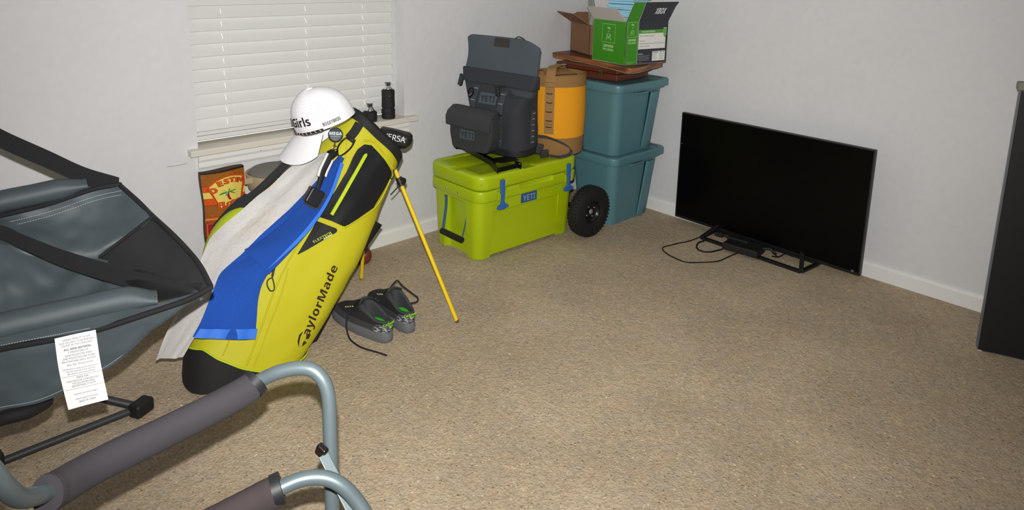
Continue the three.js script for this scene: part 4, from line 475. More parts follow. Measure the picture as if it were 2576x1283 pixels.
// ---------------------------------------------------------------- club brush on a retractable reel
{ const t = thing('club_brush', 'black and white golf club brush hanging from a retractable reel', 'brush');
  const c0 = towP(0.93, -0.195, 0.012), ax = BN.clone().multiplyScalar(0.9).addScaledVector(BW, -0.42).normalize();
  const disc = obj('reel', new THREE.LatheGeometry([[0, 0.007], [0.024, 0.007], [0.029, 0.003], [0.029, -0.006], [0, -0.008]].map(p => new THREE.Vector2(...p)), 36).applyQuaternion(new THREE.Quaternion().setFromUnitVectors(V(0, 1, 0), ax)).translate(c0.x, c0.y, c0.z), std(0x33353a, 0.5), t);
  const rt = V(0.72, 0.02, 0.69).addScaledVector(ax, -V(0.72, 0.02, 0.69).dot(ax)).normalize(), u2 = ax.clone().cross(rt); obj('lettering', place(letters('MEGA', 0.0125), c0.clone().addScaledVector(ax, 0.0072).addScaledVector(u2, 0.004).toArray(), rt.toArray(), u2.toArray()), std(0xd8e4ea, 0.5), disc); obj('lettering', place(box(0.038, 0.002, 0.001, 0, 0, 0, 0), c0.clone().addScaledVector(ax, 0.0076).addScaledVector(u2, -0.008).toArray(), rt.toArray(), u2.toArray()), std(0x87aeb8, 0.5), disc);
  const q = (s, w, o) => towP(s, w, o);
  obj('chain', [tube([c0.clone().addScaledVector(u2, -0.028), q(0.892, -0.182, 0.016), q(0.875, -0.18, 0.016)], 0.0035, 16, 8), new THREE.TorusGeometry(0.008, 0.002, 8, 20).applyMatrix4(new THREE.Matrix4().makeBasis(BW, BA, BN).setPosition(q(0.882, -0.178, 0.018))), new THREE.TorusGeometry(0.006, 0.0018, 8, 20).applyMatrix4(new THREE.Matrix4().makeBasis(BN, BA, BW).setPosition(q(0.87, -0.165, 0.022)))], std(0xc9bb84, 0.25, { metalness: 1 }), t);
  const path = curve([[0.868, -0.176, 0.03], [0.845, -0.185, 0.036], [0.81, -0.185, 0.038], [0.775, -0.184, 0.04], [0.74, -0.178, 0.043], [0.71, -0.174, 0.046]]), sect = (a, b, w, h, o) => { const rows = []; for (let i = 0; i <= 18; i++) { const k = lerp(a, b, i / 18), p = path.getPoint(k), W = w(k), H = h(k); rows.push(rrect(W, H, Math.min(W, H) * 0.45, 4).map(e => towP(p.x, p.y + e[0], p.z + o + e[1]))); } return loft(rows); };
  obj('handle', sect(0, 1, k => 0.026 + 0.012 * Math.exp(-Math.pow((k - 0.12) / 0.12, 2)) - 0.006 * smooth(0.6, 0.9, k), k => 0.02 - 0.006 * k, 0), phys(0x17181b, 0.35), t);
  obj('grip', sect(0.28, 0.68, k => 0.014, k => 0.02, 0.0).applyMatrix4(new THREE.Matrix4().makeTranslation(BW.x * 0.013, BW.y * 0.013, BW.z * 0.013)), std(0xd9d9d6, 0.5), t); obj('grip', sect(0.2, 0.75, k => 0.01, k => 0.018, 0.0).applyMatrix4(new THREE.Matrix4().makeTranslation(-BW.x * 0.015, -BW.y * 0.015, -BW.z * 0.015)), std(0xd9d9d6, 0.5), t);
  const hp = towP(0.672, -0.17, 0.05), hm = new THREE.Matrix4().makeBasis(BW, BA, BN).setPosition(hp); const head = obj('brush_head', box(0.062, 0.068, 0.022, 0, 0, 0, 0.01).applyMatrix4(hm), phys(0x1b1d22, 0.4), t);
  const br = []; for (let i = 0; i < 260; i++) { const z = 0.008 * (hash(i, 1) - 0.5), y = -0.03 + 0.06 * hash(i, 2), s = i % 2 ? 1 : -1; br.push(bar([s * 0.025, y, z], [s * (0.036 + 0.005 * hash(i, 3)), y + 0.004 * (hash(i, 4) - 0.5), z + 0.004 * (hash(i, 5) - 0.5)], 0.0008, 0.0008, [0, 0, 1], 0)); } for (let i = 0; i < 160; i++) { const x = 0.045 * (hash(i, 6) - 0.5), z = 0.012 * (hash(i, 7) - 0.5); br.push(bar([x, -0.025, z], [x, -0.037 - 0.004 * hash(i, 8), z], 0.0008, 0.0008, [0, 0, 1], 0)); }
  const bo = obj('bristles', join(br).applyMatrix4(hm), std(0x3b362e, 0.7), t); bo.userData.kind = 'stuff'; }
// ---------------------------------------------------------------- white cap
{ const t = thing('baseball_cap', 'white rope cap with black lettering hung over the golf bag top', 'cap');
  const f = V(-0.691, -0.314, -0.642).normalize(), u = V(-0.314, 0.935, -0.119); u.addScaledVector(f, -u.dot(f)).normalize(); const z = f.clone().cross(u); t.matrix.identity(); const Mx = new THREE.Matrix4().makeBasis(f, u, z); t.quaternion.setFromRotationMatrix(Mx); t.position.set(-2.413, 0.942, 0.77);
  const white = cloth(0xe9e9ec, 0.8, 30, 0.0003), rx = 0.118, rz = 0.098, H = 0.142;
  const P = (a, h, o = 0) => { const k = clamp(h / H, 0, 1), r = Math.pow(Math.max(1 - Math.pow(k, 3.0), 0), 0.52), c = Math.cos(a), s = Math.sin(a), front = Math.max(c, 0); const dent = 1 - 0.1 * Math.exp(-Math.pow((a - 2.1) / 0.4, 2)) * smooth(0.45, 0.85, k); const seam = 1 - 0.016 * Math.pow(Math.abs(Math.cos(a * 3 + 0.9)), 20) * (1 - 0.5 * k) + 0.012 * noise3(c * 2.2, k * 3, s * 2.2) * smooth(0.2, 0.8, k); return V((rx * r * dent * seam + o) * c + 0.012 * k * (1 - front), h * (1 + 0.05 * front * k), -(rz * r * dent * seam + o) * s); };
  const rows = []; for (let j = 0; j <= 22; j++) { const h = H * Math.sin(j / 22 * Math.PI / 2) * 0.999; rows.push(Array.from({ length: 60 }, (_, i) => P(i / 60 * 6.28318, h))); }
  obj('crown', join([loft(rows, false, true), loft(rows.map(r => r.map(p => V(p.x * 0.975, p.y * 0.975, p.z * 0.975))), false, true)]), white, t);
  obj('button', new THREE.SphereGeometry(0.008, 14, 8).scale(1, 0.5, 1).translate(P(1, H).x * 0 + 0.004, H * 1.0, 0), white, t);
  // brim: from the front half of the rim out, drooping and curled
  const br = []; for (let j = 0; j <= 12; j++) { const k = j / 12, r = []; for (let i = 0; i <= 28; i++) { const a = lerp(-1.62, 1.62, i / 28), c = Math.cos(a), s = Math.sin(a), L = 0.118 * Math.pow(Math.max(Math.cos(a * 0.88), 0.02), 0.34); const x = rx * c + L * k * 0.86, zz = rz * s * (1 + 0.04 * k); r.push(V(x, -0.62 * L * k - 0.045 * k * s * s * 0.9 - 0.012 * s * s, -zz)); } br.push(r); }
  obj('brim', sheet(br, -0.004), white, t);
  const rope = Array.from({ length: 41 }, (_, i) => P(lerp(-1.66, 1.66, i / 40), 0.004, 0.005)); const rp = obj('rope', tube(rope, 0.0042, 80, 8), std(0x1c1416, 0.7), t);
  const stripes = []; for (let i = 0; i < 22; i++) { const p = P(lerp(-1.6, 1.6, i / 21), 0.004, 0.0062); stripes.push(at(new THREE.BoxGeometry(0.0025, 0.0085, 0.006), p.x, p.y, p.z, 0, Math.atan2(-p.z, p.x) * 0 + lerp(-1.6, 1.6, i / 21) + Math.PI / 2, 0.6)); } const so = obj('rope_flecks', join(stripes), std(0xc9b8b4, 0.7), rp); so.userData.kind = 'stuff';
  const wrap = (text, font, size, a0, h0, slope, sx = 1) => { const g = new THREE.ExtrudeGeometry(font.generateShapes(text, size), { depth: 0.0014, bevelEnabled: false, curveSegments: 5 }), p = g.attributes.position; for (let i = 0; i < p.count; i++) { const x = p.getX(i) * sx, y = p.getY(i), zz = p.getZ(i), q = P(a0 + x / 0.108, h0 + y + slope * x, 0.0006 + zz); p.setXYZ(i, q.x, q.y, q.z); } g.computeVertexNormals(); return g; };
  obj('lettering', wrap('rt Girls', fontBold, 0.033, 0.1, 0.03, 0.0, 0.92), std(0x241418, 0.7), t);
  obj('lettering', wrap('BOGEYBROS', fontBold, 0.0135, 1.72, 0.012, 0.0, 0.6), std(0x26262a, 0.7), t);
  const holes = []; for (let i = 0; i < 9; i++) for (let j = 0; j < 9; j++) { if (i + j < 1 || (i > 5 && j > 6)) continue; const a = 1.18 + i * 0.1 + (j % 2) * 0.05, h = 0.045 + j * 0.0088, p = P(a, h, 0.0004), n = p.clone().setY(0.02).normalize(); holes.push(new THREE.CircleGeometry(0.0011, 7).applyQuaternion(new THREE.Quaternion().setFromUnitVectors(V(0, 0, 1), n)).translate(p.x, p.y, p.z)); } const ho = obj('perforations', join(holes), std(0x8b8b90, 0.9), t); ho.userData.kind = 'stuff'; }
// ---------------------------------------------------------------- carved plaque, drum and figurine by the window wall
{ const tex = canvasTex(512, 1600, (g, w, h) => {
    g.fillStyle = '#9c5a1e'; g.fillRect(0, 0, w, h); for (let i = 0; i < 900; i++) { g.fillStyle = ['rgba(70,35,10,.18)', 'rgba(190,120,50,.18)', 'rgba(120,66,20,.2)'][i % 3]; g.beginPath(); g.ellipse(hash(i, 1) * w, hash(i, 2) * h, 4 + 26 * hash(i, 3), 3 + 9 * hash(i, 4), hash(i, 5) * 3, 0, 7); g.fill(); }
    g.scale(1, 0.62); g.fillStyle = '#2b1a10'; g.fillRect(0, 0, w, 34); for (let i = 0; i < 26; i++) { g.fillRect(i * 20, 24, 14, 14 * hash(i, 9)); }
    g.fillStyle = '#d9531a'; g.fillRect(0, 270, w, 130); g.fillRect(0, 520, w, 130); g.fillStyle = '#e8cf62'; g.fillRect(0, 385, w, 135); g.strokeStyle = '#7c2a10'; g.lineWidth = 8; for (const y of [270, 385, 520, 650]) { g.beginPath(); g.moveTo(0, y); g.lineTo(w, y); g.stroke(); }
    g.beginPath(); g.moveTo(60, 300); g.quadraticCurveTo(250, 20, 500, 190); g.lineTo(440, 730); g.lineTo(170, 730); g.closePath(); g.fillStyle = '#ead36a'; g.fill(); g.lineWidth = 26; g.strokeStyle = '#dd5718'; g.stroke(); g.lineWidth = 5; g.strokeStyle = '#8c2f12'; g.stroke();
    const L = (ch, x, y, rot, sz) => { g.save(); g.translate(x, y); g.rotate(rot); g.font = `bold ${sz}px sans-serif`; g.textAlign = 'center'; g.lineWidth = 12; g.strokeStyle = '#7e2412'; g.strokeText(ch, 0, 0); g.fillStyle = '#e2571c'; g.fillText(ch, 0, 0); g.restore(); };
    L('D', 130, 420, -0.35, 150); L('E', 205, 300, -0.25, 130); L('S', 275, 270, -0.08, 130); L('T', 340, 255, 0.02, 120); L('I', 392, 265, 0.08, 105); L('N', 440, 290, 0.12, 120);
    L('F', 175, 715, -0.05, 140); L('L', 228, 712, 0, 130); L('O', 285, 705, 0, 100); L('R', 342, 700, 0.03, 125); L('I', 385, 690, 0.05, 100); L('D', 420, 690, 0.05, 120); L('A', 470, 690, 0.05, 110);
    g.strokeStyle = '#a3262a'; g.lineWidth = 30; g.beginPath(); g.moveTo(310, 590); g.quadraticCurveTo(270, 520, 285, 430); g.stroke(); for (const [dx, dy, c] of [[-90, 30, '#2f8f3a'], [-60, -35, '#3aa24a'], [20, -50, '#2f8f3a'], [85, -10, '#36a03f'], [70, 45, '#2a7f34'], [-30, 60, '#5bb6a4']]) { g.fillStyle = c; g.beginPath(); g.moveTo(285, 430); g.quadraticCurveTo(285 + dx * 0.8 - 12, 430 + dy * 0.5 - 30, 285 + dx * 1.3, 430 + dy * 1.3); g.quadraticCurveTo(285 + dx * 0.7 + 14, 430 + dy * 0.8 + 18, 285, 430); g.fill(); }
    g.fillStyle = '#7c2a10'; g.fillRect(0, 880, w, 95); g.fillStyle = '#e0641c'; g.fillRect(0, 890, w, 28); g.fillStyle = '#e3c75a'; g.fillRect(0, 922, w, 14); g.fillStyle = '#c8431a'; g.fillRect(0, 945, w, 22);
    g.fillStyle = '#8f1d22'; g.fillRect(0, 990, w, 330); g.fillStyle = '#d8d2bc'; for (const x of [80, 300]) { g.beginPath(); g.moveTo(x, 1040); g.lineTo(x + 150, 1040); g.lineTo(x + 110, 1190); g.lineTo(x + 40, 1190); g.fill(); } g.strokeStyle = '#d15f1e'; g.lineWidth = 14; g.strokeRect(20, 1010, w - 40, 290); });
  const t = thing('carved_plaque', 'tall painted wooden carving reading Destin Florida against the wall', 'carving', [-2.53, 0, 0.055]); t.rotation.set(-0.03, -0.05, 0.012, 'YXZ');
  const rows = []; for (let j = 0; j <= 30; j++) { const y = 0.612 * j / 30, r = []; for (let i = 0; i <= 20; i++) { const k = i / 20 - 0.5, w = 0.188 + 0.006 * Math.sin(j * 0.5); r.push(V(k * w, y + (j === 30 ? 0.003 * Math.sin(k * 5) : 0), 0.03 * Math.cos(k * 2.6) + 0.002 * noise3(k * 12, y * 20, 3))); } rows.push(r); }
  obj('painted_front', grid(rows), phys(0xffffff, 0.28, { map: tex, clearcoat: 0.5, clearcoatRoughness: 0.2 }), t);
  const bk = rows.map(r => r.map(p => V(p.x, p.y, -0.025))); const prs = []; for (let j = 0; j <= 30; j++) prs.push([rows[j][0], bk[j][0]]); for (let i = 1; i <= 20; i++) prs.push([rows[30][i], bk[30][i]]); for (let j = 29; j >= 0; j--) prs.push([rows[j][20], bk[j][20]]); for (let i = 19; i >= 0; i--) prs.push([rows[0][i], bk[0][i]]); obj('log_back', join([grid(bk), grid([prs.map(p => p[0]), prs.map(p => p[1])])]), std(0x3a2414, 0.7), t); }
{ const t = thing('hand_drum', 'brown hand drum with a beige band behind the golf bag', 'drum', [-2.36, 0, 0.215]);
  const Lt = (pts) => new THREE.LatheGeometry(pts.map(p => new THREE.Vector2(p[0], p[1])), 44);
  obj('body', Lt([[0, 0], [0.085, 0], [0.088, 0.01], [0.06, 0.12], [0.055, 0.2], [0.07, 0.3], [0.095, 0.42], [0.102, 0.5], [0.102, 0.575]]), phys(0xffffff, 0.35, { map: woodTex(150, 72, 30, 0.4, 21, 6) }), t);
  obj('band', Lt([[0.103, 0.545], [0.112, 0.547], [0.118, 0.58], [0.12, 0.612], [0.114, 0.615], [0.11, 0.6], [0.104, 0.55]]), cloth(0xa8987a, 0.85, 20), t);
  obj('drum_head', Lt([[0.11, 0.6], [0.106, 0.618], [0.098, 0.626], [0.05, 0.634], [0, 0.636]]), cloth(0x6f6c66, 0.8, 16), t);
  obj('band_tab', box(0.035, 0.026, 0.006, -0.128, 0.6, 0.03, 0.002), cloth(0xa8987a, 0.85, 20), t); t.scale.set(1.12, 1.0, 1.12); }
{ const t = thing('wooden_figurine', 'reddish brown carved wooden figure mostly hidden behind the golf bag', 'figurine', [-1.872, 0, 0.112]);
  const m = phys(0x6a2f1a, 0.4), m2 = phys(0x4a2214, 0.45);
  obj('foot', new THREE.SphereGeometry(1, 24, 16).scale(0.042, 0.05, 0.05).translate(0.0, 0.042, 0.02), m, t);
  obj('leg', loft([[0.05, 0.024], [0.1, 0.022], [0.15, 0.035], [0.22, 0.05], [0.3, 0.045], [0.36, 0.02]].map(([y, r]) => Array.from({ length: 20 }, (_, i) => V(-0.02 - y * 0.12 + r * Math.cos(-i / 20 * 6.283), y, 0.02 + r * Math.sin(-i / 20 * 6.283))))), m2, t);
  obj('wing', loft([[0.035, 0.042, 0.002], [0.06, 0.036, 0.007], [0.1, 0.026, 0.012], [0.16, 0.012, 0.014], [0.22, -0.01, 0.01]].map(([y, x, r]) => Array.from({ length: 14 }, (_, i) => V(x + r * 1.1 * Math.cos(-i / 14 * 6.283), y + 0.028, 0.0 + r * 0.6 * Math.sin(-i / 14 * 6.283))))), m, t); }
// ---------------------------------------------------------------- shoes
const camo = canvasTex(256, 128, (g, w, h) => { g.fillStyle = '#4a4b4d'; g.fillRect(0, 0, w, h); for (let i = 0; i < 150; i++) { g.fillStyle = ['#8d8f92', '#1c1c1e', '#b5b6b8', '#333436'][i % 4]; const x = hash(i, 1) * w, y = hash(i, 2) * h; g.fillRect(x, y, 8 + 18 * hash(i, 3), 5 + 9 * hash(i, 4)); g.fillRect(x + 6, y + 5, 6 + 10 * hash(i, 5), 5 + 6 * hash(i, 6)); } });
function shoe(label, pos, turn, mirror) {
  const t = thing('golf_shoe', label, 'shoe', pos, turn, 'pair of black golf shoes'), L = 0.325, n = 56;
  // foot outline at width scale k: heel at z = 0, toe at z = len
  const out = (z0, z1, w, y, bias = 0) => Array.from({ length: n }, (_, i) => { const a = i / n * 6.28318, c = Math.cos(a), s = Math.sin(a), z = lerp(z0, z1, (1 - c) / 2), k = (z) / L; const shape = lerp(0.86, 1.12, smooth(0.2, 0.75, k)); const sw = Math.sign(s) * Math.pow(Math.abs(s), 0.72); return V(mirror * (w * shape * sw + 0.014 * Math.sin(k * 3.1) * -1 * smooth(0.3, 1, k)) , y, z); });
  const dark = cloth(0x232425, 0.75, 22, 0.0006), grey = cloth(0x3c3e40, 0.8, 22, 0.0006);
  obj('sole', loft([out(0.004, L - 0.012, 0.044, 0.001), out(-0.004, L - 0.002, 0.05, 0.008), out(-0.006, L, 0.052, 0.024), out(-0.002, L - 0.003, 0.05, 0.042), out(0.002, L - 0.01, 0.047, 0.045)]), std(0x63666a, 0.7, { bumpMap: speck, bumpScale: 0.0008 }), t);
  const U = [[0.042, 0.003, L - 0.008, 0.0475], [0.056, 0.002, L - 0.012, 0.0475], [0.07, 0.001, L - 0.035, 0.046], [0.082, 0.002, L - 0.085, 0.0435], [0.094, 0.003, L - 0.125, 0.041], [0.106, 0.002, L - 0.152, 0.0385], [0.115, 0.001, L - 0.172, 0.037]];
  const ring = U.map(([y, a, b, w]) => out(a, b, w, y)); [0, 0, 0.002, 0.008, 0.016, 0.024, 0.031].forEach((c, j) => ring[j].forEach(p => { p.y -= c * (1 - smooth(0.03, 0.13, p.z)) - (j === 6 ? 0.02 * smooth(0.11, 0.16, p.z) : 0); }));
  obj('upper', loft(ring, false, false), dark, t);
  obj('collar', loft([ring[5].map(p => V(p.x * 1.03, p.y, p.z - 0.001)), ring[6].map(p => V(p.x * 1.06, p.y + 0.002, p.z)), out(0.008, L - 0.18, 0.03, 0.121).map((p, i) => V(p.x, ring[6][i].y + 0.006, p.z)), out(0.014, L - 0.188, 0.025, 0.11).map((p, i) => V(p.x, ring[6][i].y - 0.004, p.z)), out(0.016, L - 0.19, 0.026, 0.055), out(0.03, L - 0.21, 0.012, 0.052)], false, true), grey, t);
  obj('insole', loft([out(0.03, 0.1, 0.024, 0.06), out(0.03, 0.1, 0.0235, 0.067)]), std(0x33c428, 0.6), t);
  obj('toe_overlay', loft([0, 1, 2].map(j => ring[j].map(p => V(p.x * 1.015, p.y, p.z)).map(p => p)), false, false).clone(), grey, t).visible = true;
  // heel camouflage patch
  const hp = []; for (let j = 0; j <= 5; j++) { const y = lerp(0.046, 0.076, j / 5), r = []; for (let i = 0; i <= 16; i++) { const a = lerp(-1.05, 1.05, i / 16) * (1 - 0.25 * j / 5), k = (y - 0.042) / 0.04; const c = Math.cos(a), s = Math.sin(a), z = lerp(0.002, L - 0.05, (1 - c) / 2), sw = Math.sign(s) * Math.pow(Math.abs(s), 0.72); r.push(V(mirror * (0.0505 - 0.003 * k) * 0.87 * sw, y, z - 0.004)); } hp.push(r); }
  obj('heel_patch', sheet(hp, 0.002), std(0xffffff, 0.8, { map: camo }), t);
  const g = std(0x8fdc2a, 0.6); const lt = obj('lettering', letters('Callaway', 0.0095, fontBold, 0.001).rotateY(Math.PI).translate(0, 0.081, -0.0045), g, t); { const p = lt.geometry.attributes.position; for (let i = 0; i < p.count; i++) { const x = p.getX(i); p.setY(i, p.getY(i) - 0.9 * x * x * 6); p.setZ(i, p.getZ(i) + 14 * x * x); } }
  obj('chevron', flat([[-0.011, 0.012], [-0.007, 0.013], [0, 0.004], [0.007, 0.013], [0.011, 0.012], [0, -0.004]], 0.0012).scale(0.75, 0.75, 1).rotateY(Math.PI).translate(0, 0.066, -0.007), g, t);
  const tg = []; for (let j = 0; j <= 5; j++) { const r = []; for (let i = 0; i <= 6; i++) { const u = i / 6 - 0.5; r.push(V(u * 0.056, 0.098 + j * 0.009 - u * u * 0.03, 0.19 - j * 0.012 - u * u * 0.05)); } tg.push(r); } obj('tongue', sheet(tg, 0.007), dark, t);
  for (const s of [-1, 1]) for (let k = 0; k < 4; k++) obj('eyelet', box(0.003, 0.0045, 0.006, 0, 0, 0, 0.001, 1).translate(s * 0.031, 0.103 - k * 0.0055, 0.175 + k * 0.014), std(0xcfd8a0, 0.5), t);
  for (let k = 0; k < 4; k++) obj('lace', tube([[-0.03, 0.104 - k * 0.0055, 0.172 + k * 0.014], [0, 0.118 - k * 0.007, 0.176 + k * 0.014], [0.03, 0.104 - k * 0.0055, 0.18 + k * 0.014]], 0.003, 12, 6), std(0x15110f, 0.8), t);
  obj('side_mark', tube([[mirror * -0.0475, 0.082, 0.2], [mirror * -0.0495, 0.06, 0.188], [mirror * -0.0475, 0.082, 0.176]].map(p => p), 0.0012, 16, 5, false, 0.02), std(0x6b6e70, 0.6), t);
  t.scale.setScalar(1.1); return t; }
const shoe1 = shoe('black golf shoe with grey camouflage heel, nearest the golf bag', [-2.222, 0, 0.896], Math.PI + 0.14, 1);
const shoe2 = shoe('black golf shoe with looped lace, the farther one from the bag', [-2.112, 0, 0.893], Math.PI - 0.1, -1);
{ const m = std(0x1d1512, 0.8), inv = (t, pts) => { t.updateMatrixWorld(true); const im = t.matrixWorld.clone().invert(); return pts.map(p => V(...p).applyMatrix4(im)); };
  obj('loose_lace', tube(inv(shoe1, [[-2.262, 0.1, 0.69], [-2.295, 0.09, 0.7], [-2.318, 0.04, 0.715], [-2.332, 0.006, 0.76], [-2.337, 0.005, 0.81], [-2.335, 0.005, 0.85], [-2.323, 0.005, 0.888], [-2.305, 0.005, 0.933], [-2.29, 0.005, 0.975]]), 0.0033, 70, 7), m, shoe1);
  obj('loose_lace', tube(inv(shoe2, [[-2.085, 0.118, 0.69], [-2.06, 0.13, 0.68], [-2.03, 0.14, 0.675], [-2.02, 0.12, 0.70], [-1.99, 0.085, 0.735], [-1.985, 0.075, 0.765], [-2.005, 0.07, 0.785], [-2.04, 0.07, 0.775], [-2.07, 0.085, 0.76]]), 0.0033, 70, 7), m, shoe2); }
// ---------------------------------------------------------------- grey fabric camp chair at the left
{ const t = thing('camp_chair', 'slate grey fabric sling camp chair with black webbing and white tag', 'camp chair');
  const slate = cloth(0x434d52, 0.46, 60, 0.0002), blk = cloth(0x1d1d20, 0.8, 14, 0.001), trim = cloth(0x17171a, 0.7, 30, 0.0006), mesh = cloth(0x2b2c2f, 0.75, 30, 0.0012);
  const dense = (rows, m = 24, n = 40, wob = 0, ph = 0) => { const cs = rows.map(r => curve(r)), out = []; for (let j = 0; j <= m; j++) { const r = []; for (let i = 0; i <= n; i++) { const c = curve(cs.map(k => k.getPoint(i / n))); r.push(c.getPoint(j / m)); } out.push(r); } if (wob) { const g = grid(out), nr = g.attributes.normal; for (let j = 0; j <= m; j++) for (let i = 0; i <= n; i++) { const k = j * (n + 1) + i, p = out[j][i], e = smooth(0, 0.12, j / m) * smooth(0, 0.12, 1 - j / m) * smooth(0, 0.1, 1 - i / n), d = wob * e * (noise3(p.x * 16 + ph, p.y * 16, p.z * 16) + 0.6 * noise3(p.x * 34, p.y * 30 + ph, p.z * 34)); p.addScaledVector(V(nr.getX(k), nr.getY(k), nr.getZ(k)), d); } } return out; };
  const tubeOf = (pts, r0, flatEnd, n = 50) => { const c = curve(pts), rows = []; for (let i = 0; i <= n; i++) { const k = i / n, p = c.getPoint(k), tg = c.getTangent(k), x = V(0, 1, 0).cross(tg).normalize(), y = tg.clone().cross(x), f = flatEnd ? 1 - 0.55 * smooth(0.82, 1, k) : 1; rows.push(Array.from({ length: 20 }, (_, q) => { const a = -q / 20 * 6.2832, rr = r0 * (1 + 0.04 * noise3(k * 26, Math.cos(a), Math.sin(a))); return p.clone().addScaledVector(x, Math.cos(a) * rr).addScaledVector(y, Math.sin(a) * rr * f); })); } return loft(rows); };
  const ribbon = (pts, w, th, side, n = 40) => { const c = curve(pts), rows = []; for (let i = 0; i <= n; i++) { const p = c.getPoint(i / n), s = V(...side(i / n)).normalize().multiplyScalar((typeof w === 'function' ? w(i / n) : w) / 2); rows.push([p.clone().sub(s), p.clone(), p.clone().add(s)]); } return sheet(rows, th); };
  obj('front_sleeve', tubeOf([[-3.80, 0.712, 1.30], [-3.627, 0.709, 1.287], [-3.538, 0.7, 1.275], [-3.422, 0.698, 1.288], [-3.296, 0.699, 1.309], [-3.215, 0.69, 1.328]], 0.033, true), slate, t);
  obj('rear_sleeve', tubeOf([[-3.75, 0.83, 0.76], [-3.559, 0.85, 0.788], [-3.453, 0.864, 0.814], [-3.352, 0.875, 0.838], [-3.245, 0.888, 0.861]], 0.032, true), slate, t);
  const rpTop = [[-3.72, 0.805, 0.81], [-3.549, 0.816, 0.828], [-3.461, 0.826, 0.839], [-3.349, 0.84, 0.857], [-3.237, 0.865, 0.873], [-3.17, 0.876, 0.898]];
  obj('rear_panel', sheet(dense([rpTop, [[-3.72, 0.825, 0.83], [-3.55, 0.829, 0.845], [-3.465, 0.818, 0.859], [-3.358, 0.799, 0.882], [-3.242, 0.808, 0.906], [-3.144, 0.839, 0.969]], [[-3.72, 0.84, 0.855], [-3.552, 0.837, 0.869], [-3.47, 0.804, 0.886], [-3.369, 0.766, 0.923], [-3.247, 0.763, 0.956], [-3.124, 0.803, 1.034]], [[-3.72, 0.84, 0.87], [-3.553, 0.835, 0.882], [-3.475, 0.791, 0.913], [-3.387, 0.746, 0.955], [-3.288, 0.728, 0.984], [-3.191, 0.753, 1.013]], [[-3.72, 0.82, 0.885], [-3.557, 0.819, 0.898], [-3.481, 0.778, 0.94], [-3.409, 0.732, 0.966], [-3.339, 0.706, 0.983], [-3.263, 0.704, 0.999]]], 30, 44, 0.011), 0.003), slate, t);
  const gus = [[[-3.124, 0.803, 1.034], [-3.158, 0.778, 1.023], [-3.191, 0.753, 1.013], [-3.226, 0.728, 1.0], [-3.263, 0.704, 0.999]], [[-3.107, 0.775, 1.129], [-3.136, 0.739, 1.111], [-3.167, 0.715, 1.103], [-3.199, 0.706, 1.103], [-3.242, 0.694, 1.108]], [[-3.093, 0.746, 1.207], [-3.124, 0.717, 1.2], [-3.146, 0.699, 1.198], [-3.178, 0.691, 1.198], [-3.208, 0.688, 1.198]], [[-3.091, 0.724, 1.286], [-3.109, 0.707, 1.288], [-3.126, 0.695, 1.29], [-3.146, 0.689, 1.286], [-3.173, 0.682, 1.276]], [[-3.09, 0.692, 1.353], [-3.096, 0.688, 1.349], [-3.104, 0.684, 1.342], [-3.112, 0.681, 1.335], [-3.12, 0.679, 1.328]]];
  obj('mesh_gusset', sheet(dense(gus, 26, 22, 0.003), 0.004), mesh, t);
  obj('seat_panel', sheet(dense([[[-3.72, 0.82, 0.884], [-3.557, 0.822, 0.895], [-3.481, 0.782, 0.935], [-3.409, 0.736, 0.962], [-3.339, 0.71, 0.98], [-3.26, 0.702, 1.02], [-3.185, 0.686, 1.2]], [[-3.74, 0.73, 1.0], [-3.581, 0.722, 1.016], [-3.504, 0.681, 1.03], [-3.426, 0.659, 1.069], [-3.362, 0.641, 1.107], [-3.303, 0.647, 1.176], [-3.243, 0.662, 1.243]], [[-3.76, 0.6, 1.15], [-3.6, 0.58, 1.15], [-3.52, 0.58, 1.15], [-3.44, 0.59, 1.18], [-3.37, 0.61, 1.2], [-3.3, 0.63, 1.24], [-3.23, 0.66, 1.28]], [[-3.78, 0.69, 1.27], [-3.612, 0.69, 1.262], [-3.536, 0.69, 1.25], [-3.459, 0.685, 1.255], [-3.379, 0.687, 1.275], [-3.294, 0.686, 1.29], [-3.219, 0.683, 1.31]]], 34, 48, 0.018, 3), 0.003), slate, t);
  const ft = [[-3.80, 0.69, 1.33], [-3.62, 0.673, 1.318], [-3.547, 0.664, 1.305], [-3.443, 0.651, 1.31], [-3.357, 0.649, 1.322], [-3.226, 0.664, 1.344], [-3.147, 0.67, 1.347], [-3.09, 0.688, 1.354]];
  obj('front_skirt', sheet(dense([[[-3.80, 0.70, 1.328], [-3.62, 0.697, 1.316], [-3.547, 0.69, 1.305], [-3.443, 0.687, 1.316], [-3.357, 0.687, 1.33], [-3.226, 0.682, 1.345], [-3.147, 0.68, 1.345], [-3.095, 0.687, 1.352]], [[-3.8, 0.6, 1.325], [-3.62, 0.59, 1.313], [-3.552, 0.585, 1.302], [-3.463, 0.582, 1.312], [-3.38, 0.59, 1.322], [-3.27, 0.618, 1.334], [-3.18, 0.645, 1.343], [-3.1, 0.675, 1.347]], [[-3.8, 0.505, 1.3], [-3.63, 0.507, 1.29], [-3.561, 0.507, 1.294], [-3.486, 0.501, 1.311], [-3.402, 0.517, 1.316], [-3.312, 0.549, 1.323], [-3.214, 0.614, 1.327], [-3.11, 0.664, 1.342]]], 24, 44, 0.006, 7), 0.003), slate, t);
  obj('binding', tube(ft.map(p => [p[0], p[1], p[2] + 0.006]), 0.008, 90, 8), trim, t);
  obj('binding', tube([...rpTop.slice(0, 5).map(p => [p[0], p[1] + 0.006, p[2] + 0.002]), [-3.17, 0.878, 0.898]], 0.0078, 70, 8), trim, t);
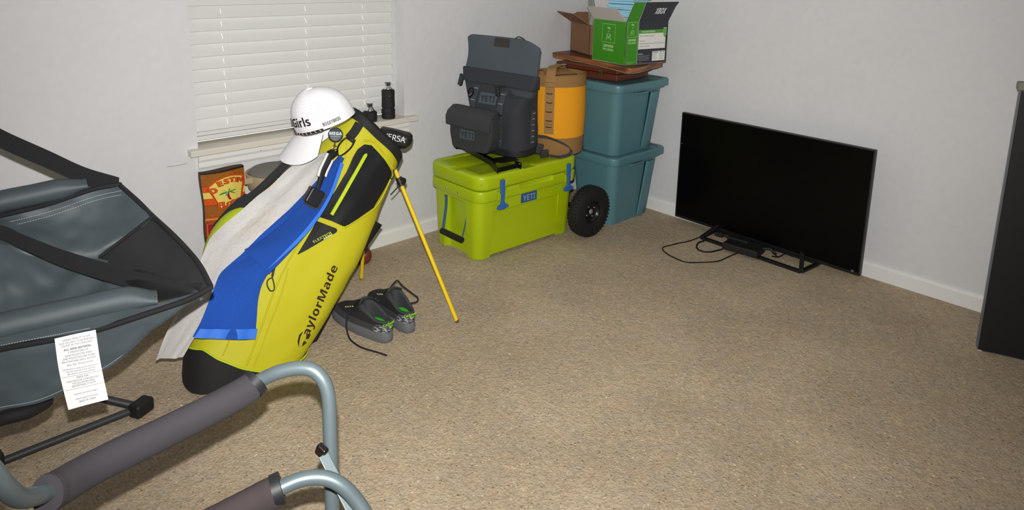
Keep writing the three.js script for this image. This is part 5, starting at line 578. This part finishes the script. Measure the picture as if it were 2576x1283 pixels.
  obj('binding', tube([[-3.17, 0.876, 0.898], [-3.144, 0.839, 0.969], [-3.123, 0.803, 1.034], [-3.107, 0.777, 1.129], [-3.092, 0.747, 1.207], [-3.088, 0.725, 1.286], [-3.088, 0.69, 1.354]], 0.0075, 70, 8), trim, t);
  obj('binding', tube([[-3.124, 0.806, 1.036], [-3.191, 0.757, 1.017], [-3.263, 0.708, 1.003]], 0.005, 30, 8), trim, t);
  // webbing: inner strap, top strap, reinforced corner
  obj('inner_strap', ribbon([[-3.7, 0.9, 0.96], [-3.56, 0.872, 0.985], [-3.484, 0.841, 1.004], [-3.441, 0.812, 1.04], [-3.376, 0.772, 1.1], [-3.3, 0.738, 1.178], [-3.235, 0.712, 1.24], [-3.16, 0.69, 1.312], [-3.112, 0.684, 1.342]], k => lerp(0.034, 0.05, smooth(0.3, 0.7, k)), 0.004, k => [0.2 * (1 - k) + 0.25, 1, lerp(0.1, 0.45, k)]), blk, t);
  obj('top_strap', ribbon([[-3.6, 1.18, 0.64], [-3.466, 1.066, 0.68], [-3.418, 1.018, 0.695], [-3.319, 0.952, 0.765], [-3.244, 0.902, 0.822], [-3.172, 0.874, 0.897]], k => lerp(0.058, 0.05, k), 0.005, k => [0.25, 1, -0.35]), blk, t);
  obj('corner_patch', sheet(dense([[[-3.261, 0.718, 1.206], [-3.225, 0.736, 1.233], [-3.17, 0.715, 1.29], [-3.122, 0.694, 1.345]], [[-3.251, 0.7, 1.235], [-3.219, 0.7, 1.268], [-3.165, 0.69, 1.315], [-3.119, 0.687, 1.351]], [[-3.241, 0.683, 1.268], [-3.213, 0.672, 1.31], [-3.16, 0.676, 1.335], [-3.116, 0.683, 1.354]]], 10, 16), 0.004), phys(0x131315, 0.35, { clearcoat: 0.2 }), t);
  // pale stitching, as runs of short stitches
  const stitch = (pts, n, off) => { const c = curve(pts), out = []; for (let i = 0; i < n; i++) { const a = c.getPoint((i + 0.1) / n), b = c.getPoint((i + 0.75) / n); out.push(rod([a.x + off[0], a.y + off[1], a.z + off[2]], [b.x + off[0], b.y + off[1], b.z + off[2]], 0.0009, 5)); } const o = obj('stitching', join(out), std(0xa9b3b6, 0.7), t); o.userData.kind = 'stuff'; };
  stitch(rpTop.slice(1), 80, [0, -0.012, 0.02]); stitch(rpTop.slice(1), 72, [0, -0.022, 0.027]); stitch([[-3.62, 0.687, 1.316], [-3.547, 0.678, 1.31], [-3.443, 0.668, 1.315], [-3.37, 0.664, 1.325]], 60, [0, -0.004, 0.006]); stitch([[-3.561, 0.507, 1.296], [-3.486, 0.503, 1.313], [-3.402, 0.519, 1.318], [-3.312, 0.551, 1.325], [-3.214, 0.616, 1.33], [-3.11, 0.666, 1.346]], 130, [0, 0.008, 0.004]);
  // white law label
  const tagTex = canvasTex(560, 940, (g, w, h) => { g.fillStyle = '#ffffff'; g.fillRect(0, 0, w, h); g.fillStyle = '#303036'; g.textAlign = 'center'; const row = (s, y, px, b) => { g.font = `${b ? 'bold ' : ''}${px}px sans-serif`; g.fillText(s, w / 2, y); };
    row('UNDER PENALTY OF LAW', 70, 34); row('THIS TAG NOT TO BE REMOVED', 110, 34); row('EXCEPT BY THE CONSUMER', 150, 34); row('ALL NEW MATERIAL', 205, 40, 1); row('CONSISTING OF', 248, 38); row('82% POLYESTER FIBER', 292, 36); row('20% POLYETHYLENE FOAM', 332, 36); row('8% ETHYLENE VINYL ACETATE', 372, 35); row('REG. NO. PA-43213 (CN)', 418, 32); row('Certification is made by the manufacturer', 470, 25); row('that the materials in this article are', 502, 25); row('described in accordance with law.', 534, 25); row('MADE FOR', 592, 34); row('SHELTERLOGIC CORPORATION', 628, 31); row('150 CALLENDER ROAD', 660, 31); row('WATERTOWN, CT 06795', 692, 31); g.fillRect(20, 552, w - 20, 3); g.fillRect(20, 712, w - 20, 3); row('Finished size and/or weight', 790, 26); row('Federal textile information', 850, 26); row('MADE IN CHINA', 890, 32); });
  const tg = dense([[[-3.444, 0.656, 1.323], [-3.4, 0.657, 1.333], [-3.362, 0.658, 1.344]], [[-3.446, 0.58, 1.345], [-3.404, 0.581, 1.362], [-3.365, 0.582, 1.375]], [[-3.444, 0.501, 1.39], [-3.404, 0.503, 1.4], [-3.365, 0.505, 1.413]]], 16, 10);
  const uvT = grid(tg); { const uv = uvT.attributes.uv; for (let i = 0; i < uv.count; i++) uv.setY(i, 1 - uv.getY(i)); }
  obj('law_label', uvT, std(0xe2e2e2, 0.7, { map: tagTex }), t);
  // frame on the floor and the posts behind
  const fr = std(0x3a3b3d, 0.5, { metalness: 0.3 }), foot = std(0x121213, 0.6);
  obj('floor_bar', rod([-3.80, 0.024, 0.742], [-3.15, 0.024, 0.722], 0.0125, 16), fr, t);
  obj('brace', rod([-3.135, 0.026, 0.712], [-3.56, 0.22, 0.43], 0.013, 16), fr, t);
  obj('foot', [at(box(0.075, 0.05, 0.05, 0, 0, 0, 0.012), -3.125, 0.026, 0.725, 0, 0.5, 0.0)], foot, t); obj('foot', [at(box(0.05, 0.075, 0.05, 0, 0, 0, 0.014), -3.545, 0.038, 0.745, 0.2, 0.2, 0)], foot, t);
  obj('post', rod([-3.56, 0.03, 0.75], [-3.79, 0.7, 1.29], 0.012), fr, t); obj('post', rod([-3.56, 0.22, 0.43], [-3.73, 0.83, 0.765], 0.012), fr, t);
  obj('lower_bar', tube([[-3.82, 0.49, 1.3], [-3.624, 0.476, 1.298], [-3.561, 0.472, 1.274], [-3.505, 0.459, 1.261], [-3.465, 0.455, 1.237]], 0.018, 30, 10), std(0x111113, 0.7), t);
  obj('post', rod([-3.79, 0.7, 1.29], [-3.82, 0.02, 1.3], 0.012), fr, t); }
// ---------------------------------------------------------------- silver tube chair frame in the foreground
{ const t = thing('tube_chair', 'silver tube folding chair frame with padded charcoal bars, nearest the camera', 'chair frame');
  const met = phys(0x6a777b, 0.42, { metalness: 0.35 }), pad = cloth(0x413d42, 0.8, 26, 0.0006), cap = std(0x222326, 0.5), R = 0.0148;
  const A = [[-3.82, 0.0, 2.25], [-3.8, 0.45, 2.16], [-3.75, 0.82, 2.09], [-3.705, 0.9, 2.056], [-3.672, 0.885, 2.05], [-3.652, 0.845, 2.05], [-3.636, 0.795, 2.034], [-3.617, 0.745, 2.0], [-3.592, 0.71, 1.962], [-3.562, 0.686, 1.927], [-3.5, 0.676, 1.893], [-3.38, 0.672, 1.87], [-3.25, 0.67, 1.848], [-3.182, 0.674, 1.837], [-3.143, 0.697, 1.866], [-3.105, 0.706, 1.899], [-3.083, 0.695, 1.924], [-3.073, 0.655, 1.945], [-3.081, 0.565, 1.963], [-3.097, 0.415, 1.991], [-3.118, 0.2, 2.03], [-3.137, 0.012, 2.065]];
  obj('upper_hoop', tube(A, R, 260, 20), met, t);
  const padOn = (pts, r, n) => { const c = curve(pts), rows = []; for (let i = 0; i <= n; i++) { const k = i / n, p = c.getPoint(k), tg = c.getTangent(k), x = V(0, 1, 0).cross(tg).normalize(), y = tg.clone().cross(x); rows.push(Array.from({ length: 22 }, (_, q) => { const a = -q / 22 * 6.2832, low = Math.max(0, -Math.sin(a)); const rr = r * (1 + 0.05 * noise3(k * 9, Math.cos(a) * 1.5, Math.sin(a) * 1.5) + 0.22 * low); return p.clone().addScaledVector(x, Math.cos(a) * rr).addScaledVector(y, Math.sin(a) * rr); })); } return loft(rows); };
  const pA = [[-3.575, 0.694, 1.94], [-3.555, 0.684, 1.922], [-3.5, 0.674, 1.893], [-3.38, 0.67, 1.87], [-3.25, 0.668, 1.848], [-3.19, 0.672, 1.838]];
  const o1 = obj('upper_pad', padOn(pA, 0.0275, 60), pad, t); obj('pad_seam', tube(pA.map(p => [p[0], p[1] - 0.034, p[2] + 0.004]), 0.0018, 60, 6), std(0x77797c, 0.8), o1);
  const ringAt = (a, b, r) => rod(a, b, r, 24); obj('pad_collar', ringAt([-3.192, 0.67, 1.839], [-3.177, 0.677, 1.836], 0.0295), cap, t);
  const Bp = [[-3.79, 0.012, 2.3], [-3.74, 0.3, 2.12], [-3.70, 0.48, 2.02], [-3.64, 0.515, 1.975], [-3.5, 0.513, 1.972], [-3.374, 0.518, 1.979], [-3.262, 0.535, 1.997], [-3.218, 0.544, 2.008], [-3.175, 0.549, 2.02], [-3.139, 0.545, 2.041], [-3.113, 0.527, 2.064], [-3.092, 0.491, 2.087], [-3.075, 0.441, 2.118], [-3.056, 0.372, 2.156], [-3.02, 0.2, 2.25], [-2.985, 0.012, 2.35]];
  obj('lower_hoop', tube(Bp, R, 220, 20), met, t);
  obj('lower_pad', padOn([[-3.62, 0.515, 1.975], [-3.5, 0.513, 1.972], [-3.374, 0.518, 1.979], [-3.262, 0.535, 1.997], [-3.222, 0.543, 2.006]], 0.028, 50), cloth(0x463d3d, 0.8, 26, 0.0006), t); obj('pad_collar', ringAt([-3.228, 0.541, 2.004], [-3.212, 0.545, 2.01], 0.0305), cap, t);
  obj('link', bar([-3.108, 0.548, 1.982], [-3.093, 0.43, 2.11], 0.004, 0.022, [1, 0.2, 0]), met, t);
  obj('pivot_cap', [at(box(0.016, 0.03, 0.026, 0, 0, 0, 0.006), -3.106, 0.55, 1.972, 0.5, 0.3, 0)], std(0x17120f, 0.3), t);
  for (const p of [A[0], A[A.length - 1], Bp[0], Bp[Bp.length - 1]]) obj('foot_cap', cyl(0.021, 0.019, 0.03, 16, p[0], 0, p[2]), cap, t); 
  obj('rivet', new THREE.SphereGeometry(0.006, 10, 8).translate(-3.628, 0.79, 2.022), std(0x55585a, 0.4, { metalness: 0.6 }), t); }
renderer.render(scene, camera);
